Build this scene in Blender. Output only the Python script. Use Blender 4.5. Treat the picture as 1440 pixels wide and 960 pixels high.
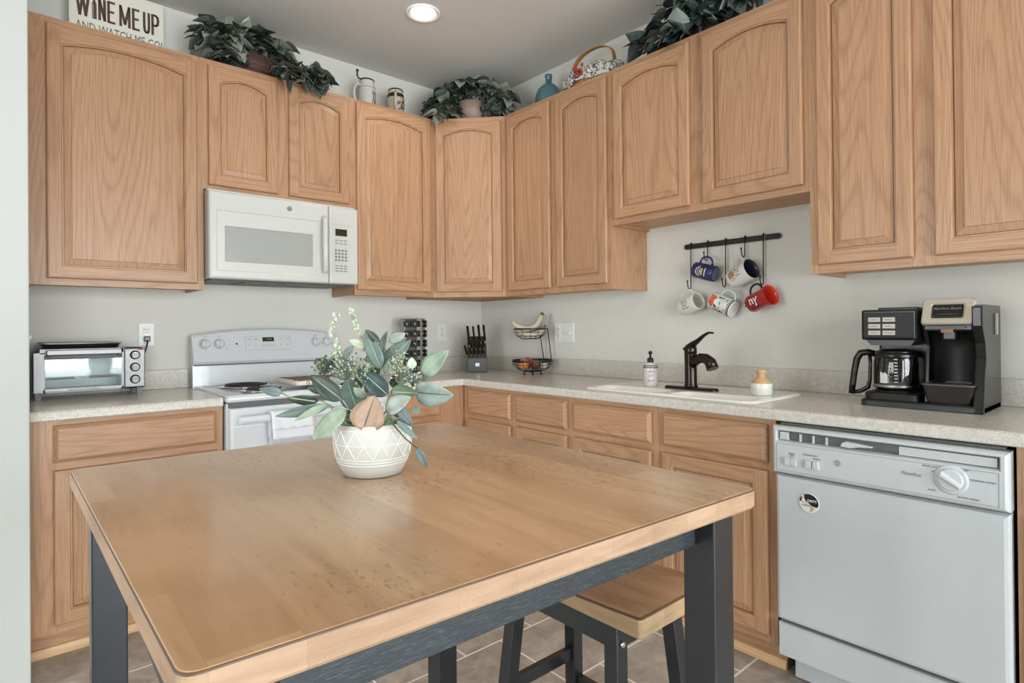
import bpy, bmesh, math, random
from mathutils import Vector, Matrix
R = math.radians
SC = bpy.context.scene
COL = SC.collection
for _o in list(bpy.data.objects):
    bpy.data.objects.remove(_o, do_unlink=True)

# ------------------------------------------------------------------ camera
cam_d = bpy.data.cameras.new('camera')
cam_d.sensor_width = 36.0
cam_d.lens = 827.53 * 36.0 / 1440.0
cam_d.shift_y = -22.137 / 1440.0
cam_d.clip_start = 0.02
cam = bpy.data.objects.new('camera', cam_d)
COL.objects.link(cam)
_yaw, _pit, _rol = R(41.1049), R(0.2895), R(-0.5311)
_fw = Vector((math.sin(_yaw)*math.cos(_pit), math.cos(_yaw)*math.cos(_pit), math.sin(_pit)))
_rt = Vector((math.cos(_yaw), -math.sin(_yaw), 0)); _up = _rt.cross(_fw)
_r2 = _rt*math.cos(_rol) + _up*math.sin(_rol); _u2 = _r2.cross(_fw)
_m = Matrix((_r2, _u2, -_fw)).transposed().to_4x4()
_m.translation = Vector((-2.5994, -3.3133, 1.1931))
cam.matrix_world = _m
SC.camera = cam

# ------------------------------------------------------------------ exposure, world, lights
SC.view_settings.view_transform = 'Standard'
SC.view_settings.look = 'None'
SC.view_settings.gamma = 1.0
SC.view_settings.use_curve_mapping = False
SC.view_settings.exposure = -0.36

wd = bpy.data.worlds.new('daylight'); SC.world = wd; wd.use_nodes = True
_bg = wd.node_tree.nodes['Background']
_bg.inputs['Color'].default_value = (0.80, 0.90, 1.0, 1); _bg.inputs['Strength'].default_value = 1.0

def area(name, loc, rot, sx, sy, power, col=(1, 1, 1)):
    d = bpy.data.lights.new(name, 'AREA'); d.shape = 'RECTANGLE'; d.size = sx; d.size_y = sy
    d.energy = power; d.color = col
    o = bpy.data.objects.new(name, d); COL.objects.link(o); o.location = loc; o.rotation_euler = rot
    return o
H = 2.805
# daylight outside the windows behind the camera, plus an added fill from the left
area('daylight_and_fill', (-3.65, -6.55, 1.20), (R(90), 0, 0), 2.1, 2.2, 315, (0.95, 0.98, 1.0))
area('daylight_and_fill', (-1.25, -6.55, 1.20), (R(90), 0, 0), 2.1, 2.2, 315, (0.95, 0.98, 1.0))
area('daylight_and_fill', (-6.05, -1.90, 1.20), (R(90), 0, R(-90)), 2.4, 2.2, 200, (0.95, 0.98, 1.0))  # added fill for the right wall, through an invented window

# ------------------------------------------------------------------ materials
def nm(name):
    m = bpy.data.materials.new(name); m.use_nodes = True
    nt = m.node_tree; b = nt.nodes['Principled BSDF']
    return m, nt, b
def lin(r, g, b):
    f = lambda c: (c/255/12.92) if c/255 <= 0.04045 else ((c/255+0.055)/1.055)**2.4
    return (f(r), f(g), f(b), 1)
def plain(name, rgb, rough=0.5, metal=0.0, spec=0.5, coat=0.0, emit=None, es=0.0):
    m, nt, b = nm(name)
    b.inputs['Base Color'].default_value = lin(*rgb); b.inputs['Roughness'].default_value = rough
    b.inputs['Metallic'].default_value = metal; b.inputs['Specular IOR Level'].default_value = spec
    b.inputs['Coat Weight'].default_value = coat
    if emit:
        b.inputs['Emission Color'].default_value = lin(*emit); b.inputs['Emission Strength'].default_value = es
    return m
def N(nt, t, **kw):
    n = nt.nodes.new(t)
    for k, v in kw.items():
        if k in ('operation', 'blend_type', 'data_type', 'offset', 'offset_frequency', 'squash', 'feature', 'distance', 'wave_type', 'bands_direction'): setattr(n, k, v)
        else: n.inputs[k].default_value = v
    return n
def L(nt, a, ao, b, bi): nt.links.new(a.outputs[ao], b.inputs[bi])
def ramp(nt, stops):
    n = nt.nodes.new('ShaderNodeValToRGB'); e = n.color_ramp.elements
    e[0].position, e[0].color = stops[0]; e[1].position, e[1].color = stops[-1]
    for p, c in stops[1:-1]:
        x = e.new(p); x.color = c
    return n
def mixc(nt, a=None, b=None, fac=0.5, bt='MIX'):
    n = nt.nodes.new('ShaderNodeMix'); n.data_type = 'RGBA'; n.blend_type = bt; n.clamp_factor = True
    n.inputs[0].default_value = fac
    if a: n.inputs[6].default_value = a
    if b: n.inputs[7].default_value = b
    return n

def oak(name, along, light, mid, dark, rough=0.36):
    """lacquered oak; along = index of the grain axis in the object's own frame"""
    m, nt, b = nm(name)
    tc = N(nt, 'ShaderNodeTexCoord'); oi = N(nt, 'ShaderNodeObjectInfo')
    vm = N(nt, 'ShaderNodeVectorMath', operation='MULTIPLY_ADD')
    cx = N(nt, 'ShaderNodeCombineXYZ')
    for i, k in enumerate((17.3, 5.1, 23.7)):
        mu = N(nt, 'ShaderNodeMath', operation='MULTIPLY'); mu.inputs[1].default_value = k
        L(nt, oi, 'Random', mu, 0); L(nt, mu, 0, cx, i)
    ad = N(nt, 'ShaderNodeVectorMath', operation='ADD'); L(nt, tc, 'Object', ad, 0); L(nt, cx, 0, ad, 1)
    nt.nodes.remove(vm)
    s1 = [1, 1, 1]; s1[along] = 0.085
    mp = N(nt, 'ShaderNodeMapping'); mp.inputs['Scale'].default_value = s1; L(nt, ad, 0, mp, 'Vector')
    n1 = N(nt, 'ShaderNodeTexNoise', Scale=4.2, Detail=1.4, Roughness=0.45, Distortion=0.25); L(nt, mp, 0, n1, 'Vector')
    mu = N(nt, 'ShaderNodeMath', operation='MULTIPLY'); mu.inputs[1].default_value = 230.0; L(nt, n1, 0, mu, 0)
    si = N(nt, 'ShaderNodeMath', operation='SINE'); L(nt, mu, 0, si, 0)
    ma = N(nt, 'ShaderNodeMapRange'); ma.inputs[1].default_value = -1; L(nt, si, 0, ma, 0)
    pw = N(nt, 'ShaderNodeMath', operation='POWER'); pw.inputs[1].default_value = 4.5; L(nt, ma, 0, pw, 0)
    s2 = [1, 1, 1]; s2[along] = 0.022
    mp2 = N(nt, 'ShaderNodeMapping'); mp2.inputs['Scale'].default_value = s2; L(nt, ad, 0, mp2, 'Vector')
    n2 = N(nt, 'ShaderNodeTexNoise', Scale=330.0, Detail=2.0, Roughness=0.6); L(nt, mp2, 0, n2, 'Vector')
    r2 = ramp(nt, [(0.42, (0, 0, 0, 1)), (0.72, (1, 1, 1, 1))]); L(nt, n2, 0, r2, 0)
    n3 = N(nt, 'ShaderNodeTexNoise', Scale=7.0, Detail=2.0); L(nt, mp, 0, n3, 'Vector')
    c1 = mixc(nt, light, mid); L(nt, n3, 0, c1, 0)
    hs = N(nt, 'ShaderNodeMath', operation='MULTIPLY'); hs.inputs[1].default_value = 0.32; L(nt, pw, 0, hs, 0)
    c2 = mixc(nt, b=dark); L(nt, c1, 2, c2, 6); L(nt, hs, 0, c2, 0)
    hp = N(nt, 'ShaderNodeMath', operation='MULTIPLY'); hp.inputs[1].default_value = 0.50; L(nt, r2, 0, hp, 0)
    c3 = mixc(nt, b=dark); L(nt, c2, 2, c3, 6); L(nt, hp, 0, c3, 0)
    hv = N(nt, 'ShaderNodeHueSaturation'); L(nt, c3, 2, hv, 'Color')
    mr = N(nt, 'ShaderNodeMapRange'); mr.inputs[3].default_value = 0.93; mr.inputs[4].default_value = 1.06
    L(nt, oi, 'Random', mr, 0); L(nt, mr, 0, hv, 'Value')
    L(nt, hv, 0, b, 'Base Color'); b.inputs['Roughness'].default_value = rough
    b.inputs['Specular IOR Level'].default_value = 0.45
    bp = N(nt, 'ShaderNodeBump', Strength=0.12, Distance=0.001); L(nt, n2, 0, bp, 'Height'); L(nt, bp, 0, b, 'Normal')
    return m

OAK = dict(light=lin(192, 152, 119), mid=lin(180, 138, 105), dark=lin(138, 94, 61))
M = {}
M['oak_v'] = oak('oak_upright_grain', 2, **OAK)
M['oak_h'] = oak('oak_level_grain', 0, **OAK)
M['oak_in'] = oak('oak_underside', 0, lin(204, 164, 128), lin(194, 150, 114), lin(160, 116, 80), 0.5)
M['oak_pale'] = oak('pale_oak_trim', 0, lin(222, 184, 140), lin(214, 174, 130), lin(180, 140, 98), 0.45)

def paint(name, rgb, rough=0.75, bump=0.03, sc=220):
    m, nt, b = nm(name)
    b.inputs['Base Color'].default_value = lin(*rgb); b.inputs['Roughness'].default_value = rough
    b.inputs['Specular IOR Level'].default_value = 0.3
    tc = N(nt, 'ShaderNodeTexCoord'); n = N(nt, 'ShaderNodeTexNoise', Scale=sc, Detail=3.0); L(nt, tc, 'Object', n, 'Vector')
    bp = N(nt, 'ShaderNodeBump', Strength=bump, Distance=0.002); L(nt, n, 0, bp, 'Height'); L(nt, bp, 0, b, 'Normal')
    return m
M['wall'] = paint('wall_paint_greige', (213, 211, 204))
M['ceil'] = paint('ceiling_paint', (212, 209, 204), 0.9)
M['white_trim'] = plain('white_trim_paint', (226, 226, 222), 0.45)

def floor_mat():
    m, nt, b = nm('stone_look_tile')
    tc = N(nt, 'ShaderNodeTexCoord')
    mp = N(nt, 'ShaderNodeMapping'); mp.inputs['Location'].default_value = (1.318, 1.93, 0); L(nt, tc, 'Object', mp, 'Vector')
    br = N(nt, 'ShaderNodeTexBrick'); br.offset = 0.5
    br.inputs['Scale'].default_value = 1.0; br.inputs['Mortar Size'].default_value = 0.0042; br.inputs['Mortar Smooth'].default_value = 0.2
    br.inputs['Brick Width'].default_value = 0.325; br.inputs['Row Height'].default_value = 0.357
    br.inputs['Color1'].default_value = lin(170, 160, 148); br.inputs['Color2'].default_value = lin(156, 147, 136); br.inputs['Mortar'].default_value = lin(232, 226, 214)
    L(nt, mp, 0, br, 'Vector')
    n = N(nt, 'ShaderNodeTexNoise', Scale=9.0, Detail=8.0, Roughness=0.68, Distortion=0.6); L(nt, tc, 'Object', n, 'Vector')
    rp = ramp(nt, [(0.30, lin(112, 104, 95)), (0.50, lin(166, 156, 144)), (0.70, lin(208, 198, 184))]); L(nt, n, 0, rp, 0)
    mx = mixc(nt, fac=0.62); L(nt, br, 'Color', mx, 6); L(nt, rp, 0, mx, 7)
    m2 = mixc(nt, b=lin(234, 228, 216)); L(nt, mx, 2, m2, 6); L(nt, br, 'Fac', m2, 0)
    L(nt, m2, 2, b, 'Base Color'); b.inputs['Roughness'].default_value = 0.42
    bp = N(nt, 'ShaderNodeBump', Strength=0.25, Distance=0.004); bp.invert = True; L(nt, br, 'Fac', bp, 'Height'); L(nt, bp, 0, b, 'Normal')
    return m
M['floor'] = floor_mat()

def speck(name, base, pale, deep, rough, sc=520):
    m, nt, b = nm(name)
    tc = N(nt, 'ShaderNodeTexCoord')
    v = N(nt, 'ShaderNodeTexVoronoi', Scale=sc); L(nt, tc, 'Object', v, 'Vector')
    r = ramp(nt, [(0.0, deep), (0.30, base), (0.70, base), (1.0, pale)])
    sp = N(nt, 'ShaderNodeSeparateColor'); L(nt, v, 'Color', sp, 0); L(nt, sp, 0, r, 0)
    n = N(nt, 'ShaderNodeTexNoise', Scale=60.0, Detail=4.0); L(nt, tc, 'Object', n, 'Vector')
    mx = mixc(nt, b=pale, fac=0.2); L(nt, r, 0, mx, 6)
    r2 = ramp(nt, [(0.45, (0, 0, 0, 1)), (0.75, (0.5, 0.5, 0.5, 1))]); L(nt, n, 0, r2, 0); L(nt, r2, 0, mx, 0)
    L(nt, mx, 2, b, 'Base Color'); b.inputs['Roughness'].default_value = rough
    return m
M['counter'] = speck('speckled_laminate', lin(199, 193, 183), lin(226, 222, 214), lin(168, 160, 149), 0.22)
M['splash'] = speck('speckled_splash_laminate', lin(192, 187, 178), lin(220, 215, 207), lin(162, 155, 145), 0.35)

def butcher(name, c1, c2, dk, rough, pits=0.55, coat=0.0, edge=False):
    m, nt, b = nm(name)
    tc = N(nt, 'ShaderNodeTexCoord')
    rot = N(nt, 'ShaderNodeMapping'); rot.inputs['Rotation'].default_value = (0, 0, R(90)); L(nt, tc, 'Object', rot, 'Vector')
    br = N(nt, 'ShaderNodeTexBrick'); br.offset = 0.37; br.offset_frequency = 2
    br.inputs['Scale'].default_value = 1.0; br.inputs['Mortar Size'].default_value = 0.0004
    br.inputs['Brick Width'].default_value = 0.46; br.inputs['Row Height'].default_value = 0.082
    br.inputs['Color1'].default_value = c1; br.inputs['Color2'].default_value = c2; br.inputs['Mortar'].default_value = c2
    L(nt, rot, 0, br, 'Vector')
    mp = N(nt, 'ShaderNodeMapping'); mp.inputs['Scale'].default_value = (.28, .28, 2.4) if edge else (1, 0.1, 1); L(nt, tc, 'Object', mp, 'Vector')
    n1 = N(nt, 'ShaderNodeTexNoise', Scale=26.0, Detail=6.0, Roughness=0.62, Distortion=0.5); L(nt, mp, 0, n1, 'Vector')
    r1 = ramp(nt, [(0.36, (0, 0, 0, 1)), (0.70, (1, 1, 1, 1))]); L(nt, n1, 0, r1, 0)
    h = N(nt, 'ShaderNodeMath', operation='MULTIPLY'); h.inputs[1].default_value = 0.62; L(nt, r1, 0, h, 0)
    a = mixc(nt, b=dk); L(nt, br, 'Color', a, 6); L(nt, h, 0, a, 0)
    n2 = N(nt, 'ShaderNodeTexNoise', Scale=3.5, Detail=3.0); L(nt, tc, 'Object', n2, 'Vector')
    r3 = ramp(nt, [(0.38, (0, 0, 0, 1)), (0.68, (0.5, 0.5, 0.5, 1))]); L(nt, n2, 0, r3, 0)
    a2 = mixc(nt, b=c1); L(nt, a, 2, a2, 6); L(nt, r3, 0, a2, 0)
    vo = N(nt, 'ShaderNodeTexNoise', Scale=170.0, Detail=1.0); mp3 = N(nt, 'ShaderNodeMapping'); mp3.inputs['Scale'].default_value = (1, 0.35, 1)
    L(nt, tc, 'Object', mp3, 'Vector'); L(nt, mp3, 0, vo, 'Vector')
    n5 = N(nt, 'ShaderNodeTexNoise', Scale=2.6, Detail=1.0); L(nt, tc, 'Object', n5, 'Vector')
    mm = N(nt, 'ShaderNodeMath', operation='MULTIPLY'); L(nt, vo, 0, mm, 0); L(nt, n5, 0, mm, 1)
    rr = ramp(nt, [(0.350, (0, 0, 0, 1)), (0.40, (pits, pits, pits, 1))]); L(nt, mm, 0, rr, 0)
    b.inputs['Coat Weight'].default_value = coat; b.inputs['Coat Roughness'].default_value = 0.16
    a3 = mixc(nt, b=lin(104, 70, 44)); L(nt, a2, 2, a3, 6); L(nt, rr, 0, a3, 0)
    L(nt, a3, 2, b, 'Base Color'); b.inputs['Roughness'].default_value = rough
    rv = N(nt, 'ShaderNodeMapRange'); rv.inputs[3].default_value = rough-0.05; rv.inputs[4].default_value = rough+0.10; L(nt, n2, 0, rv, 0); L(nt, rv, 0, b, 'Roughness')
    bp = N(nt, 'ShaderNodeBump', Strength=0.08, Distance=0.002); L(nt, n1, 0, bp, 'Height'); L(nt, bp, 0, b, 'Normal')
    return m
M['top'] = butcher('worn_butcher_block', lin(208, 170, 131), lin(180, 138, 98), lin(146, 103, 68), 0.27, 0.40, 0.7)
M['top_edge'] = butcher('butcher_block_edge', lin(179, 148, 120), lin(160, 128, 101), lin(120, 90, 68), 0.5, 0.12, 0.0, True)
M['worn_edge'] = plain('dark_worn_edge', (92, 66, 46), 0.5)
M['stool_top'] = butcher('worn_stool_seat', lin(164, 126, 92), lin(146, 108, 76), lin(98, 68, 46), 0.4)
M['stool_edge'] = butcher('pale_stool_edge', lin(182, 154, 120), lin(160, 132, 98), lin(120, 94, 66), 0.5, 0.1, 0.0, True)

def painted_wood(name, base, rub):
    m, nt, b = nm(name)
    tc = N(nt, 'ShaderNodeTexCoord')
    mp = N(nt, 'ShaderNodeMapping'); mp.inputs['Scale'].default_value = (3, 3, 40); L(nt, tc, 'Object', mp, 'Vector')
    n = N(nt, 'ShaderNodeTexNoise', Scale=22.0, Detail=5.0, Roughness=0.7); L(nt, mp, 0, n, 'Vector')
    r = ramp(nt, [(0.50, base), (0.74, rub)]); L(nt, n, 0, r, 0); L(nt, r, 0, b, 'Base Color')
    b.inputs['Roughness'].default_value = 0.36
    bp = N(nt, 'ShaderNodeBump', Strength=0.2, Distance=0.002); L(nt, n, 0, bp, 'Height'); L(nt, bp, 0, b, 'Normal')
    return m
M['charcoal'] = painted_wood('rubbed_charcoal_paint', lin(40, 45, 49), lin(84, 93, 99))
M['charcoal_s'] = plain('satin_charcoal_paint', (29, 34, 38), 0.27, spec=0.8)
M['app_white'] = plain('appliance_white', (196, 200, 202), 0.28, coat=0.3)
M['range_white'] = plain('range_enamel_white', (206, 209, 212), 0.2, coat=0.4)
M['mw_white'] = plain('microwave_white', (200, 199, 194), 0.3)
M['mw_glass'] = plain('microwave_window_grey', (160, 161, 158), 0.18)
M['grey_line'] = plain('seam_grey', (120, 122, 122), 0.5)
M['dark_grey'] = plain('vent_dark_grey', (92, 94, 94), 0.5)
M['mid_grey'] = plain('print_grey', (130, 132, 134), 0.5)
M['black'] = plain('black_plastic', (11, 10, 11), 0.24)
M['black_matte'] = plain('matte_black', (15, 14, 13), 0.5)
M['iron'] = plain('dark_iron', (38, 31, 28), 0.45, 0.3)
M['bronze'] = plain('oil_rubbed_bronze', (52, 42, 38), 0.22, 0.75)
M['steel'] = plain('brushed_steel', (172, 171, 170), 0.30, 1.0)
M['chrome'] = plain('chrome', (225, 225, 225), 0.08, 1.0)
M['display'] = plain('dark_display', (44, 42, 30), 0.2)
M['coil'] = plain('burner_coil', (46, 40, 38), 0.5, 0.4)
M['white_cer'] = plain('white_ceramic', (226, 224, 218), 0.25, coat=0.3)
M['white_pl'] = plain('white_plate_plastic', (226, 226, 223), 0.35)
M['sink'] = plain('white_sink', (236, 233, 226), 0.18, coat=0.3)
M['text_brown'] = plain('sign_brown', (84, 62, 54), 0.7)
M['sign_white'] = paint('sign_whitewash', (222, 218, 206), 0.8, 0.1, 90)
M['light_wood'] = plain('pale_turned_wood', (198, 160, 112), 0.5)
M['towel'] = plain('lilac_white_cloth', (222, 222, 226), 0.95)
M['towel_band'] = plain('grey_lilac_band', (188, 188, 196), 0.95)
M['lamp_on'] = plain('lit_lamp', (255, 250, 240), 0.5, emit=(255, 246, 232), es=9.0)

def thin_glass(name, tint, dens):
    m, nt, b = nm(name)
    out = nt.nodes['Material Output']
    tr = N(nt, 'ShaderNodeBsdfTransparent'); tr.inputs[0].default_value = tint
    gl = N(nt, 'ShaderNodeBsdfGlossy'); gl.inputs['Roughness'].default_value = 0.04
    fr = N(nt, 'ShaderNodeFresnel'); fr.inputs[0].default_value = 1.5
    mp = N(nt, 'ShaderNodeMapRange'); mp.inputs[3].default_value = dens; mp.inputs[4].default_value = 1.0; L(nt, fr, 0, mp, 0)
    mx = N(nt, 'ShaderNodeMixShader'); L(nt, mp, 0, mx, 0); L(nt, tr, 0, mx, 1); L(nt, gl, 0, mx, 2); L(nt, mx, 0, out, 0)
    return m
M['glass'] = thin_glass('clear_glass', (0.93, 0.95, 0.95, 1), 0.06)
M['oven_glass'] = thin_glass('oven_door_glass', (0.92, 0.95, 0.95, 1), 0.05)
M['carafe'] = thin_glass('smoked_carafe_glass', (0.74, 0.72, 0.70, 1), 0.03)
M['teal_glass'] = plain('teal_glass', (104, 164, 174), 0.1, coat=0.6)
M['teal_glass'].node_tree.nodes['Principled BSDF'].inputs['Transmission Weight'].default_value = 0.75
# ------------------------------------------------------------------ mesh helpers
class MB:
    def __init__(s): s.v = []; s.f = []; s.T = None
    def add(s, vs, fs, mat=0, smooth=False):
        o = len(s.v)
        for p in vs:
            p = Vector(p)
            s.v.append(s.T @ p if s.T is not None else p)
        for q in fs:
            if isinstance(q[-1], tuple): s.f.append(([i+o for i in q[0]], q[1][0], smooth))
            else: s.f.append(([i+o for i in q], mat, smooth))
        return s
    def box(s, a, b, mat=0):
        x0, y0, z0 = (min(a[i], b[i]) for i in range(3)); x1, y1, z1 = (max(a[i], b[i]) for i in range(3))
        vs = [(x0,y0,z0),(x1,y0,z0),(x1,y1,z0),(x0,y1,z0),(x0,y0,z1),(x1,y0,z1),(x1,y1,z1),(x0,y1,z1)]
        return s.add(vs, [[0,3,2,1],[4,5,6,7],[0,1,5,4],[1,2,6,5],[2,3,7,6],[3,0,4,7]], mat)
    def cbox(s, a, b, c, mat=0, smooth=False):
        """box with all edges chamfered by c"""
        x0, y0, z0 = (min(a[i], b[i]) for i in range(3)); x1, y1, z1 = (max(a[i], b[i]) for i in range(3))
        bm = bmesh.new(); bmesh.ops.create_cube(bm, size=1)
        for v in bm.verts:
            v.co = Vector(((x0+x1)/2+v.co.x*(x1-x0), (y0+y1)/2+v.co.y*(y1-y0), (z0+z1)/2+v.co.z*(z1-z0)))
        bmesh.ops.bevel(bm, geom=list(bm.edges), offset=c, segments=2, profile=0.6, affect='EDGES')
        bm.verts.ensure_lookup_table(); bm.verts.index_update()
        s.add([v.co.copy() for v in bm.verts], [[v.index for v in f.verts] for f in bm.faces], mat, smooth); bm.free(); return s
    def prism(s, poly, axis, c0, c1, mat=0, smooth=False):
        """extrude a 2-D polygon along axis; poly gives the other two coordinates in xyz order"""
        n = len(poly)
        def P(p, c):
            if axis == 0: return (c, p[0], p[1])
            if axis == 1: return (p[0], c, p[1])
            return (p[0], p[1], c)
        vs = [P(p, c0) for p in poly] + [P(p, c1) for p in poly]
        s.add(vs, [[i, (i+1) % n, n+(i+1) % n, n+i] for i in range(n)], mat, smooth)
        return s.add(vs, [list(range(n))[::-1], list(range(n, 2*n))], mat)
    def lathe(s, prof, n=24, mat=0, mats=None, smooth=True, cap0=True, cap1=True, sx=1, sy=1):
        vs = []; m = len(prof)
        for r, z in prof:
            for k in range(n):
                a = 2*math.pi*k/n; vs.append((r*math.cos(a)*sx, r*math.sin(a)*sy, z))
        for i in range(m-1):
            mm = mats[i] if mats else mat
            s.add([vs[j] for j in range(i*n, (i+2)*n)], [[k, (k+1) % n, n+(k+1) % n, n+k] for k in range(n)], mm, smooth)
        if cap0 and prof[0][0] > 1e-6: s.add(vs[:n], [list(range(n))[::-1]], mats[0] if mats else mat)
        if cap1 and prof[-1][0] > 1e-6: s.add(vs[-n:], [list(range(n))], mats[-1] if mats else mat)
        return s
    def tube(s, pts, r, n=8, mat=0, closed=False, smooth=True):
        pts = [Vector(p) for p in pts]; m = len(pts)
        rr = r if isinstance(r, (list, tuple)) else [r]*m
        rings = []; up = None
        for i in range(m):
            if closed: t = pts[(i+1) % m]-pts[i-1]
            else: t = pts[min(i+1, m-1)]-pts[max(i-1, 0)]
            t.normalize()
            if up is None:
                up = Vector((0, 0, 1)) if abs(t.z) < 0.9 else Vector((1, 0, 0))
            a = t.cross(up)
            if a.length < 1e-5: a = t.orthogonal()
            a.normalize(); up = a.cross(t).normalized(); b = up
            rings.append([pts[i]+(a*math.cos(2*math.pi*k/n)+b*math.sin(2*math.pi*k/n))*rr[i] for k in range(n)])
        vs = [p for g in rings for p in g]
        fs = []
        for i in range(m if closed else m-1):
            j = (i+1) % m
            fs += [[i*n+k, i*n+(k+1) % n, j*n+(k+1) % n, j*n+k] for k in range(n)]
        s.add(vs, fs, mat, smooth)
        if not closed:
            s.add(rings[0], [list(range(n))[::-1]], mat); s.add(rings[-1], [list(range(n))], mat)
        return s
    def loft(s, loops, mat=0, smooth=True, cap0=True, cap1=True, mats=None):
        n = len(loops[0])
        for i in range(len(loops)-1):
            s.add(loops[i]+loops[i+1], [[k, (k+1) % n, n+(k+1) % n, n+k] for k in range(n)], mats[i] if mats else mat, smooth)
        if cap0: s.add(loops[0], [list(range(n))[::-1]], mats[0] if mats else mat)
        if cap1: s.add(loops[-1], [list(range(n))], mats[-1] if mats else mat)
        return s
    def ball(s, c, r, mat=0, nu=12, nv=8, sc=(1, 1, 1)):
        pr = [(max(1e-7, r*math.sin(math.pi*i/nv)), -r*math.cos(math.pi*i/nv)) for i in range(nv+1)]
        old = s.T; T = Matrix.Translation(Vector(c)) @ Matrix.Diagonal((sc[0], sc[1], sc[2], 1))
        s.T = old @ T if old is not None else T
        s.lathe(pr, nu, mat, cap0=False, cap1=False); s.T = old; return s
    def text(s, body, size, T, mat=0, ext=0.0004, sx=1.0, align='CENTER', bold=0.0, wrap=None):
        c = bpy.data.curves.new('t', 'FONT'); c.body = body; c.size = size; c.align_x = align; c.align_y = 'CENTER'
        c.extrude = ext; c.offset = bold; c.resolution_u = 2
        o = bpy.data.objects.new('t', c); COL.objects.link(o)
        bpy.context.view_layer.update()
        me = bpy.data.meshes.new_from_object(o.evaluated_get(bpy.context.evaluated_depsgraph_get()))
        bpy.data.objects.remove(o, do_unlink=True)
        vs = [Vector((v.co.x*sx, v.co.y, v.co.z)) for v in me.vertices]
        if wrap: vs = [wrap(v) for v in vs]
        s.add([T @ v for v in vs], [list(p.vertices) for p in me.polygons], mat)
        bpy.data.meshes.remove(me); bpy.data.curves.remove(c); return s
    def build(s, name, mats, parent=None, loc=None, rot=None, bev=0.0, seg=2, fixn=True, sub=0):
        me = bpy.data.meshes.new(name)
        me.from_pydata([tuple(v) for v in s.v], [], [f[0] for f in s.f])
        if not isinstance(mats, (list, tuple)): mats = [mats]
        for m in mats: me.materials.append(m)
        for p, f in zip(me.polygons, s.f): p.material_index = f[1]; p.use_smooth = f[2]
        if fixn or bev:
            bm = bmesh.new(); bm.from_mesh(me)
            bmesh.ops.remove_doubles(bm, verts=bm.verts, dist=1e-6)
            if fixn: bmesh.ops.recalc_face_normals(bm, faces=bm.faces)
            bm.to_mesh(me); bm.free()
        o = bpy.data.objects.new(name, me); COL.objects.link(o)
        if parent is not None: o.parent = parent
        if loc is not None: o.location = loc
        if rot is not None: o.rotation_euler = rot
        if bev:
            b = o.modifiers.new('bevel', 'BEVEL'); b.width = bev; b.segments = seg; b.limit_method = 'ANGLE'; b.angle_limit = R(40)
        if sub:
            u = o.modifiers.new('sub', 'SUBSURF'); u.levels = sub; u.render_levels = sub
        return o
def thing(name, label, cat, loc=(0, 0, 0), rz=0.0, group=None):
    o = bpy.data.objects.new(name, None); COL.objects.link(o); o.empty_display_size = 0.05
    o.location = loc; o.rotation_euler = (0, 0, rz); o['label'] = label; o['category'] = cat
    if group: o['group'] = group
    return o
def tag(o, label, cat, group=None):
    o['label'] = label; o['category'] = cat
    if group: o['group'] = group
    return o
def struct(o): o['kind'] = 'structure'; return o
def dup(root, loc, rot=None, label=None, group=None):
    r = root.copy(); COL.objects.link(r); r.location = loc
    if rot is not None: r.rotation_euler = rot
    if label: r['label'] = label
    if group: r['group'] = group
    for ch in list(root.children):
        c = ch.copy(); COL.objects.link(c); c.parent = r
        for g in ch.children:
            d = g.copy(); COL.objects.link(d); d.parent = c
    return r
def Tr(x, y, z): return Matrix.Translation((x, y, z))
def Rx(a): return Matrix.Rotation(R(a), 4, 'X')
def Ry(a): return Matrix.Rotation(R(a), 4, 'Y')
def Rz(a): return Matrix.Rotation(R(a), 4, 'Z')
FRONT = Matrix(((1, 0, 0, 0), (0, 0, -1, 0), (0, 1, 0, 0), (0, 0, 0, 1)))     # text plane -> facing -y, reading along +x
RWALL = R(-90)                                                               # things on the right-hand wall face -x

# ------------------------------------------------------------------ room shell
ZC, ZT, T, B = 0.914, 0.876, 2.475, 1.388
YR, XL = -6.40, -5.90
struct(MB().box((XL-.1, YR-.1, -.1), (.1, .1, 0)).build('floor', M['floor']))
cb = bmesh.new()
_o = [cb.verts.new(p) for p in ((XL-.1, YR-.1, H), (.1, YR-.1, H), (.1, .1, H), (XL-.1, .1, H))]
_i = [cb.verts.new((-.965+.064*math.cos(2*math.pi*k/32), -.775+.064*math.sin(2*math.pi*k/32), H)) for k in range(32)]
_e = [cb.edges.new((lp[k], lp[(k+1) % len(lp)])) for lp in (_o, _i) for k in range(len(lp))]
bmesh.ops.triangle_fill(cb, use_beauty=True, use_dissolve=False, edges=_e); cb.verts.index_update()
mb = MB(); mb.add([v.co.copy() for v in cb.verts], [[v.index for v in f.verts] for f in cb.faces]); cb.free()
mb.box((XL-.1, YR-.1, H+.14), (.1, .1, H+.2))
struct(mb.build('ceiling', M['ceil']))
struct(MB().box((XL-.1, 0, 0), (.1, .1, H)).build('wall_back', M['wall']))
struct(MB().box((0, YR-.1, 0), (.1, 0, H)).build('wall_right', M['wall']))
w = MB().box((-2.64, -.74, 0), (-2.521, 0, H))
struct(w.build('wall_left', paint('wall_paint_dimmed', (190, 192, 188)), bev=.004))  # wall paint darkened in colour to offset the strong light here
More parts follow.
